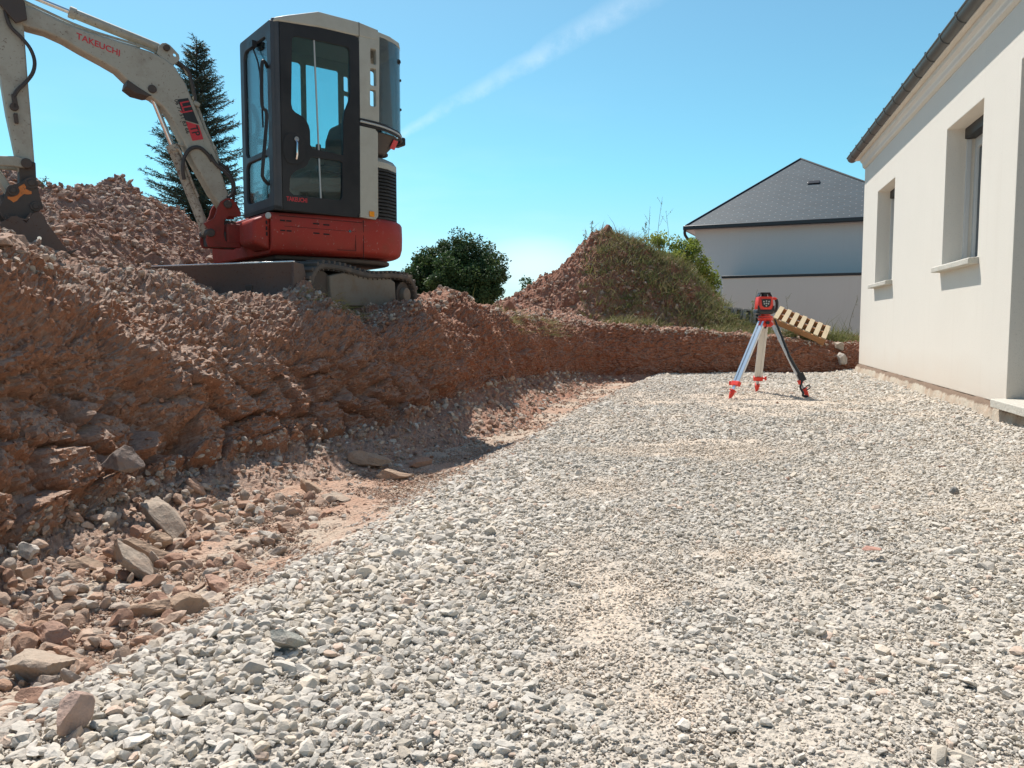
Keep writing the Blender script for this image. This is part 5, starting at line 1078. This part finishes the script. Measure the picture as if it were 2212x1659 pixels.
for a, b in ((-.028, .172), (0, .178), (.028, .172), (-.022, .148), (0, .152), (.022, .148), (0, .126)):
    mb = MB(); mb.cyl((cx + a, -.0845, b), (cx + a, -.0810, b), .0085, 14); mb.build('button', M['textpale'], kp)
mb = MB(); mb.cyl((cx, 0, .225), (cx, 0, .262), .032, 20); mb.cyl((cx, 0, .26), (cx, 0, .268), .045, 20); mb.build('rotor_head', M['plastic_black'], lz, .002)
mb = MB(); mb.prism([(cx - .078, .225), (cx - .055, .268), (cx - .048, .262), (cx - .062, .225)], -.045, .045, 'y'); mb.prism([(cx + .078, .225), (cx + .055, .268), (cx + .048, .262), (cx + .062, .225)], -.045, .045, 'y'); mb.box((cx, 0, .27), (.115, .09, .010)); mb.build('rotor_guard', M['plastic_black'], lz, .004)
mb = MB(); mb.tube([(cx + .07, 0, .205), (cx + .115, 0, .208), (cx + .135, 0, .195)], .016, 10, 4); mb.build('handle_bridge', M['plastic_red'], lz)
mb = MB(); mb.tube([(cx + .132, 0, .20), (cx + .143, 0, .16), (cx + .140, 0, .10), (cx + .120, 0, .065), (cx + .085, 0, .065)], .017, 10, 4); mb.build('handle', M['plastic_black'], lz)

# ------------------------------------------------------------------ pallet, blocks, pipe
def mat_wood(name, c):
    t = NT(name); mpn = t.node('ShaderNodeMapping'); t.l.new(t.co, mpn.inputs[0]); mpn.inputs['Scale'].default_value = (3, 22, 22); n = t.noise(3, 6, .6, mpn.outputs[0])
    k = t.mix(t.ramp(n, [(.4, 0.0), (.68, .5)]), c, tuple(x * .55 for x in c)); t.bump(n, .3, .003); return t.out(k, .8)
M['wood'] = mat_wood('pale_pine_board', (.56, .44, .27)); M['wood_side'] = mat_wood('orange_pine_block', (.42, .20, .08))
P0 = Vector((4.463, 13.5, .918)); E1 = (Vector((5.264, 13.2, .547)) - P0); E2 = Vector((4.79, 14.1, 1.12)) - P0
L1, L2 = E1.length, E2.length; e1 = E1.normalized(); e2 = (E2 - e1 * E2.dot(e1)).normalized(); e3 = e1.cross(e2)
if e3.z < 0: e3 = -e3
pal = bpy.data.objects.new('pallet', None); col.objects.link(pal); tag(pal, 'pale wooden pallet tipped over the edge of the far bank', 'pallet')
pal.matrix_world = Matrix(((e1.x, e2.x, e3.x, P0.x), (e1.y, e2.y, e3.y, P0.y), (e1.z, e2.z, e3.z, P0.z), (0, 0, 0, 1)))
for i in range(7):
    x = .045 + i * (L1 - .09) / 6; mb = MB(); mb.box((x, L2 / 2, -.011), (.078, L2, .020)); mb.build('deck_board', M['wood'], pal, .002)
for j in range(3):
    y = [.012, L2 / 2, L2 - .012][j]; mb = MB(); mb.box((L1 / 2, y, -.068), (L1, .045, .09)); mb.build('bearer', M['wood_side'], pal, .003)
for i in range(3):
    x = [.05, L1 / 2, L1 - .05][i]; mb = MB(); mb.box((x, L2 / 2, -.125), (.095, L2, .020)); mb.build('bottom_board', M['wood_side'], pal, .002)
lbls = ['leftmost grey concrete block in the leaning row, beside the black pipe', 'second grey concrete block from the left in the leaning row', 'third grey concrete block from the left in the leaning row', 'rightmost grey concrete block, half behind the laser level']
for i in range(4):
    a = 3.835 + i * .178; z = 1.08 - i * .022; b0 = empty('concrete_block', (a + .085, 14.62, z - .12)); tag(b0, lbls[i], 'concrete block', 'grey concrete blocks in a leaning row')
    b0.rotation_euler = (R(-8), R(7), R(6))
    o = plate('shell', rrect(-.082, -.125, .082, .125, .004, 1), [rrect(-.055, -.10, .055, -.01, .01, 2), rrect(-.055, .01, .055, .10, .01, 2)], -.2, .2, 'y', M['block'], b0, .003)
    mb = MB(); mb.box((0, .15, 0), (.12, .02, .21)); mb.build('web', M['block'], b0); 
    mb = MB(); mb.box((-.045, -.203, 0), (.035, .006, .246)); mb.build('end_groove', M['dark_gap'] if False else M['block'], b0, .001)
mb = MB(); n_ = 20; ro = [(.055 * math.cos(R(360 * k / n_)), .055 * math.sin(R(360 * k / n_))) for k in range(n_)]
po = plate('pipe', ro, [[(a * .85, b * .85) for a, b in ro]], -.5, .5, 'y', M['plastic_black'], None, .001); po.location = (3.72, 14.9, .93); po.rotation_euler = (0, 0, R(12)); tag(po, 'short black plastic pipe poking out of the weeds beside the blocks', 'pipe')
rock('rock', (5.50, 13.25, .42), (.22, .2, .16), 10, (.45, .38, .30), 'pale squared stone on the bank beside the house corner, the upper of two', 8, (5, 0))
rock('rock', (5.50, 13.05, .20), (.20, .22, .26), 30, (.48, .43, .37), 'whitish stone against the house corner, the lower of two', 2, (0, 0))
rock('rock', (-.66, 8.95, 1.10), (.36, .2, .12), 12, (.48, .37, .29), 'flat pale slab lying on the bank top right of the tracks', 8, (0, 2))
rock('rock', (2.57, 2.45, .02), (.05, .045, .03), 0, (.62, .62, .60), 'small bright white stone on the gravel at the right', 5)
rock('rock', (2.02, 3.55, .02), (.05, .04, .045), 0, (.22, .22, .21), 'small dark grey stone standing out on the gravel', 7)
rock('rock', (1.22, 2.63, .02), (.075, .05, .02), 0, (.48, .27, .21), 'thin pink stone fragment on the gravel', 9)

# ------------------------------------------------------------------ plants
def mat_leaf(name, c1, c2, trans=.25):
    t = NT(name); c = t.attr(); n = t.noise(3, 3); k = t.mix(t.ramp(n, [(.35, 0.0), (.65, 1.0)]), t.mix(.5, c, c1), t.mix(.5, c, c2)); t.out(k, .6, 0, .3)
    tr = t.node('ShaderNodeBsdfTranslucent'); t.l.new(k, tr.inputs[0]); ms = t.node('ShaderNodeMixShader'); ms.inputs[0].default_value = trans
    t.l.new(t.b.outputs[0], ms.inputs[1]); t.l.new(tr.outputs[0], ms.inputs[2]); t.l.new(ms.outputs[0], t.n['Material Output'].inputs[0]); return t.m
M['needle'] = mat_leaf('spruce_needles', (.035, .06, .045), (.06, .085, .05), .1)
M['leaf_dark'] = mat_leaf('dark_leaves', (.035, .075, .025), (.07, .11, .035), .25)
M['leaf_light'] = mat_leaf('yellow_green_leaves', (.20, .25, .04), (.26, .30, .06), .4)
M['grass'] = mat_leaf('grass_blades', (.16, .17, .06), (.24, .20, .10), .3)
M['bark'] = mat_plain('bark', (.10, .075, .055), .9, var=.3)
def leaves(name, P, size, colr, m, parent, rs, updown=.5, aspect=.5):
    n = len(P); d = rs.normal(size=(n, 3)); d[:, 2] *= updown; d /= np.linalg.norm(d, axis=1)[:, None]; e = np.cross(d, rs.normal(size=(n, 3))); e /= np.linalg.norm(e, axis=1)[:, None] + 1e-9
    s = size[:, None]; b = P; t = P + d * s; m1 = P + d * s * .5 + e * s * aspect * .5; m2 = P + d * s * .5 - e * s * aspect * .5
    V = np.stack([b, m1, t, m2], 1).reshape(-1, 3); F = np.arange(n * 4).reshape(-1, 4)
    return npmesh(name, V, F, m, False, np.repeat(colr, 4, 0), parent)
def blades(P, d, ln, w, rs):
    """P base, d direction (n,3), returns V,F : curved 2-seg blades as 5-vert -> quads+ (deg)"""
    n = len(P); side = np.cross(d, rs.normal(size=(n, 3))); side /= np.linalg.norm(side, axis=1)[:, None] + 1e-9
    bend = rs.normal(size=(n, 3)) * .35; bend[:, 2] = -np.abs(bend[:, 2]) * .8
    L = ln[:, None]; W = w[:, None]; a0 = P - side * W / 2; a1 = P + side * W / 2; m = P + d * L * .55 + bend * L * .12; t = P + d * L + bend * L * .55
    V = np.stack([a0, a1, m + side * W * .4, m - side * W * .4, t + side * W * .06, t - side * W * .06], 1).reshape(-1, 3); i = np.arange(n)[:, None] * 6
    F = np.concatenate([i + np.array([[0, 1, 2, 3]]), i + np.array([[3, 2, 4, 5]])]); return V, F
def leafy_tree(name, base, height, crown_c, crown_r, nclump, nleaf, lsize, m, label, seed, pal, cat='tree', group=None, irregular=.25):
    rs = np.random.RandomState(seed); t = empty(name, base); tag(t, label, cat, group)
    cc = np.array(crown_c); cr = np.array(crown_r)
    d = rs.normal(size=(nclump, 3)); d /= np.linalg.norm(d, axis=1)[:, None]; rad = rs.uniform(.25, 1, nclump) ** .5; lump = 1 + irregular * np.array([vnoise((q * 1.7 + seed)[None], 5)[0] for q in d])
    C = cc + d * (rad * lump)[:, None] * cr; C[:, 2] = np.maximum(C[:, 2], .15)
    cs = rs.uniform(.10, .26, nclump) * cr.mean()
    idx = rs.randint(0, nclump, nleaf); q = rs.normal(size=(nleaf, 3)); q /= np.linalg.norm(q, axis=1)[:, None]; q *= rs.uniform(.2, 1, nleaf)[:, None] ** .6
    P = C[idx] + q * cs[idx][:, None] * np.array([1, 1, .75]); pal = np.array(pal); cl_ = pal[rs.randint(0, len(pal), nclump)][idx] * rs.uniform(.7, 1.3, (nleaf, 1))
    leaves('crown', P, rs.uniform(.6, 1.2, nleaf) * lsize, cl_, m, t, rs, .7, .6)
    mb = MB(); mb.tube([(0, 0, -.4), (0, 0, height * .3), (.03 * height, 0, height * .6)], lambda u: height * .035 * (1 - .7 * u), 8)
    for k in rs.choice(nclump, min(26, nclump), False):
        e = Vector(C[k]); s0 = Vector((0, 0, height * rs.uniform(.12, .4))); mb.tube([s0, s0.lerp(e, .5) + Vector((0, 0, .05 * height)), e], lambda u: height * .014 * (1 - .8 * u), 5, 3)
    mb.build('trunk', M['bark'], t); return t
leafy_tree('leafy_tree', (-2.6, 35, -.35), 4.9, (0, 0, 2.75), (2.3, 2.0, 2.05), 420, 95000, .12, M['leaf_dark'], 'round dark green tree standing behind the bank right of the digger', 4, [(.04, .08, .025), (.06, .11, .035), (.09, .14, .045), (.11, .14, .035), (.03, .055, .025)], irregular=.35)
leafy_tree('shrub', (3.85, 19.4, .5), 2.4, (0, 0, 1.15), (1.25, .9, 1.25), 150, 24000, .075, M['leaf_light'], 'bright yellow-green shrub behind the mound beside the grey house', 5, [(.20, .26, .04), (.28, .32, .06), (.14, .20, .04)], 'shrub')
leafy_tree('leafy_tree', (2.6, 60, -.1), 4.6, (0, 0, 2.6), (3.0, 2.4, 2.0), 60, 9000, .22, M['leaf_dark'], 'small dark treetop far away just left of the mound', 6, [(.05, .10, .03), (.07, .13, .04)])
leafy_tree('leafy_tree', (-6.0, 62, -.1), 3.6, (0, 0, 2.2), (3.6, 2.4, 1.3), 60, 7000, .22, M['leaf_dark'], 'low distant trees glimpsed under the round tree and the tracks', 8, [(.06, .11, .03), (.09, .13, .04)]) if False else None
# spruce
def spruce():
    rs = np.random.RandomState(9); bx, by, bz, H = -9.75, 25, -.2, 9.85; t = empty('spruce_tree', (bx, by, bz)); tag(t, 'tall dark spruce behind the digger arm with a bare pointed leader', 'tree')
    mb = MB(); mb.tube([(0, 0, 0), (.02, 0, 4), (-.02, 0, 7.5), (.03, 0, H)], lambda u: .13 * (1 - u) + .008, 8); mb.build('trunk', M['bark'], t)
    P = []; Dd = []; ln = []; lim = MB(); z = 1.2
    while z < H - .25:
        f = (z - 1.2) / (H - 1.2); Lm = 2.45 * (1 - f) ** .72 + .08; nb = int(15 * (1 - f) + 7)
        for k in range(nb):
            a = rs.uniform(0, 2 * math.pi); L = Lm * rs.uniform(.62, 1.1); up = -.30 + .75 * f + rs.normal(0, .08); d = Vector((math.cos(a), math.sin(a), up)).normalized()
            ns_ = max(4, int(L / .055)); p = Vector((0, 0, z + rs.uniform(-.12, .12))); pts = [p.copy()]
            for s in range(ns_):
                u = s / ns_; dd = (d + Vector((0, 0, .45 * u * u))).normalized(); p = p + dd * (L / ns_); 
                if s % 2 == 1 or s == ns_ - 1: pts.append(p.copy())
                sp = (1 - u * .7) * .42 * (.45 + .55 * (1 - f)) + .05
                for sd_ in (-1, 1):
                    sdv = dd.cross(Vector((0, 0, 1))).normalized() * sd_; tw = (dd * .8 + sdv * rs.uniform(.5, 1.1) + Vector((0, 0, rs.uniform(-.45, .05)))).normalized(); tl = sp * rs.uniform(.5, 1.1)
                    nq = max(2, int(tl / .04))
                    for q_ in range(nq): P.append(p + tw * tl * q_ / nq); Dd.append((tw + Vector(rs.normal(0, .45, 3))).normalized()); ln.append(.085)
                for q_ in range(2): P.append(p); Dd.append((dd + Vector(rs.normal(0, .6, 3))).normalized()); ln.append(.08)
            lim.tube(pts, lambda u: .014 * (1 - u) + .003, 4, 1)
        z += .17 * (1 - f) + .10
    lim.build('limbs', M['bark'], t)
    P = np.array([v[:] for v in P]); Dd = np.array([v[:] for v in Dd]); ln = np.array(ln) * rs.uniform(.6, 1.3, len(P)); V, F = blades(P, Dd, ln, np.full(len(P), .020), rs)
    pal = np.array([(.03, .055, .04), (.05, .08, .05), (.07, .10, .055), (.02, .04, .035)])[rs.randint(0, 4, len(P))]
    npmesh('needles', V, F, M['needle'], False, np.repeat(pal, 6, 0), t)
spruce()
# grass and weeds
def surf_z(x, y, kind='t'):
    z = terrace(x, y); P = np.stack([x, y, z], 1); return z + heap_noise(P, 1.0) * np.minimum(1, .35 + sstep(.95, 1.5, z))
def tufts(name, X, Y, Z, per, ln, wd, pal, label, seed, lean=.5, spread=.06, m=None, drop=0):
    rs = np.random.RandomState(seed); n = len(X); i = np.repeat(np.arange(n), per); k = len(i); P = np.stack([X[i] + rs.normal(0, spread, k), Y[i] + rs.normal(0, spread, k), Z[i] - .01], 1)
    d = rs.normal(0, lean, (k, 3)); d[:, 2] = 1 - drop; d /= np.linalg.norm(d, axis=1)[:, None]; L = ln * np.exp(rs.normal(0, .4, k)); V, F = blades(P, d, L, np.full(k, wd) * rs.uniform(.6, 1.3, k), rs)
    pal = np.array(pal); c = pal[rs.randint(0, len(pal), n)][i] * rs.uniform(.75, 1.25, (k, 1)); o = npmesh(name, V, F, m or M['grass'], False, np.repeat(c, 6, 0)); tag(o, label, 'grass', kind='stuff'); return o
rg = np.random.RandomState(60)
DRY = [(.34, .27, .15), (.27, .21, .11), (.20, .15, .08), (.16, .17, .06)]; GRN = [(.12, .18, .04), (.18, .22, .06), (.22, .24, .08), (.09, .14, .04)]; RED = [(.22, .09, .05), (.26, .13, .07)]
def region(n, x0, x1, y0, y1, mask): 
    x = rg.uniform(x0, x1, n); y = rg.uniform(y0, y1, n); k = mask(x, y) & (crest_sd(x, y) > .15); return x[k], y[k]
nzf = lambda x, y, s: vnoise(np.stack([x * 1.6, y * 1.6, x * 0], 1), s)
x, y = region(1700, .9, 4.6, 13.7, 16.2, lambda x, y: (x > 1.3 + .5 * nzf(x, y, 4)) & (nzf(x, y, 2) > -.08)); tufts('dry_grass', x, y, surf_z(x, y), 6, .13, .0105, DRY + DRY + GRN[:2] + RED[:1], 'dry straw-coloured grass covering the right of the mound', 61, .75, .07)
x, y = region(700, 1.2, 4.8, 13.6, 15.8, lambda x, y: nzf(x, y, 7) > .1); tufts('green_grass', x, y, surf_z(x, y), 7, .13, .011, GRN, 'green weeds growing among the dry grass on the mound', 62, .6, .05)
x, y = region(420, 2.0, 3.7, 14.8, 15.5, lambda x, y: x > 1.3); tufts('crest_grass', x, y, surf_z(x, y), 7, .15, .005, GRN + DRY[:2] + RED, 'taller mixed grass along the crest of the mound', 63, .35, .06)
x, y = region(2600, 1.6, 6.2, 13.1, 14.8, lambda x, y: nzf(x, y, 9) > -.35); 
def edge_z(x, y):
    """height of the bank ribbon near the crest or of the terrace"""
    z = surf_z(x, y) - 0; sdv = crest_sd(x, y); B = BANK[::3, nA + nB - 20::3].reshape(-1, 3); out = z.copy()
    for i in np.where(sdv < 1.3)[0]:
        d = (B[:, 0] - x[i]) ** 2 + (B[:, 1] - y[i]) ** 2; j = d.argmin()
        if d[j] < .02: out[i] = B[j, 2]
    return out
tufts('verge_grass', x, y, edge_z(x, y), 7, .12, .010, GRN + DRY + DRY[:1], 'mixed grass and weeds along the top of the far bank', 64, .7, .06)
x, y = region(260, 4.9, 6.2, 13.6, 14.6, lambda x, y: x > 0); tufts('verge_grass', x, y, edge_z(x, y), 10, .17, .010, GRN + GRN + DRY[:1], 'green grass on the bank beside the house corner', 65, .5, .07)
x, y = region(300, -.75, .5, 8.9, 11.4, lambda x, y: nzf(x, y, 3) > .05); tufts('green_grass', x, y, edge_z(x, y), 14, .09, .005, GRN[:3], 'fresh green grass patch on the bank edge right of the digger', 66, .6, .06)
x, y = region(700, 2.2, 4.4, 14.2, 15.7, lambda x, y: nzf(x, y, 12) > -.3); tufts('green_grass', x, y, surf_z(x, y), 5, .12, .011, GRN + DRY[:2], 'fresher green growth over the right shoulder of the mound', 68, .6, .06)
# straw hanging over the bank face
jj = rg.randint(nA + nB - 42, nA + nB + 4, 1400); ii = rg.randint(0, nu, 1400); q = BANK[ii, jj]; xs_, ys_ = q[:, 0], q[:, 1]
k = ((xs_ > -1.55) & (xs_ < -1.25) & (ys_ < 6.9) & (ys_ > 5.8)) | ((ys_ > 9.6) & (ys_ < 12.3) & (xs_ < 1.3) & (nzf(xs_ * 2, ys_ * 2, 8) > .0)); q = q[k]
tufts('hanging_straw', q[:, 0], q[:, 1], q[:, 2], 9, .10, .0045, [(.36, .27, .11), (.30, .24, .08), (.26, .25, .07)], 'yellowed straw hanging over the lip of the earth bank', 67, .9, .05, drop=.75)
# tall thin weeds
def weed(x, y, h, seed, label, leafy=True, colr=(.14, .18, .06), name='weed'):
    rs = np.random.RandomState(seed); z = float(edge_z(np.array([x]), np.array([y]))[0]) - .02; t = empty(name, (x, y, z)); tag(t, label, 'weed', 'tall weeds round the mound')
    mb = MB(); ln = rs.normal(0, .12, 2); pts = [(0, 0, 0), (ln[0] * .3 * h, ln[1] * .3 * h, h * .5), (ln[0] * h, ln[1] * h, h)]; mb.tube(pts, lambda u: .0045 * (1 - u) + .0018, 5, 4)
    tips = []
    for k in range(5 if leafy else 2):
        u = rs.uniform(.4, .95); a = rs.uniform(0, 6.28); p = Vector((ln[0] * h * u, ln[1] * h * u, h * u)); e = p + Vector((math.cos(a), math.sin(a), 1.2)) * h * .12; mb.tube([p, e], .002, 4, 1); tips.append((p, e))
    mb.build('stem', mat_weed, t)
    n = int((70 if leafy else 16) * (h / .5)); P = np.zeros((n, 3))
    for i in range(n):
        if tips and rs.uniform() < .5: p, e = tips[rs.randint(len(tips))]; P[i] = p.lerp(e, rs.uniform())[:]
        else: u = rs.uniform(.25 if leafy else .75, 1); P[i] = (ln[0] * h * u, ln[1] * h * u, h * u)
    leaves('leaves', P, rs.uniform(.02, .055 if leafy else .025, n), np.tile(np.array(colr), (n, 1)) * rs.uniform(.7, 1.4, (n, 1)), M['leaf_light'] if False else M['grass'], t, rs, .8, .35)
mat_weed = mat_plain('weed_stem', (.16, .14, .07), .8)
WD = [(1.35, 14.95, .42, 'feathery weed at the left end of the mound crest', True), (1.52, 15.1, .34, 'short branching weed just left of the clod on the mound', True), (2.52, 15.2, .62, 'upright leafy weed right of the middle of the mound crest', True), (2.62, 15.3, 1.05, 'tall thin grass stalk, first of the three over the mound crest', False), (2.78, 15.3, 1.15, 'tallest thin grass stalk over the mound crest', False), (3.05, 15.3, 1.1, 'leaning grass stalk, last of the three over the mound crest', False), (3.42, 15.1, .50, 'leafy weed in front of the yellow-green shrub', True), (4.35, 14.3, .55, 'tall green weed at the right foot of the mound', True), (4.15, 14.0, .38, 'bushy weed low on the right flank of the mound', True), (3.1, 13.9, .42, 'green weed standing on the bare patch of the mound', True), (5.95, 14.0, .8, 'pale thin grass stalk between the pallet and the house corner', False), (5.2, 14.8, .7, 'thin stalk behind the pallet', False), (4.6, 15.2, .75, 'thin dark stalk behind the laser level', False)]
for i, (x, y, h, lb, lf) in enumerate(WD): weed(x, y, h, 70 + i, lb, lf)
weed(-5.25, 8.95, .2, 99, 'tiny green seedling on top of the tall spoil heap', True, (.08, .2, .05), 'seedling')
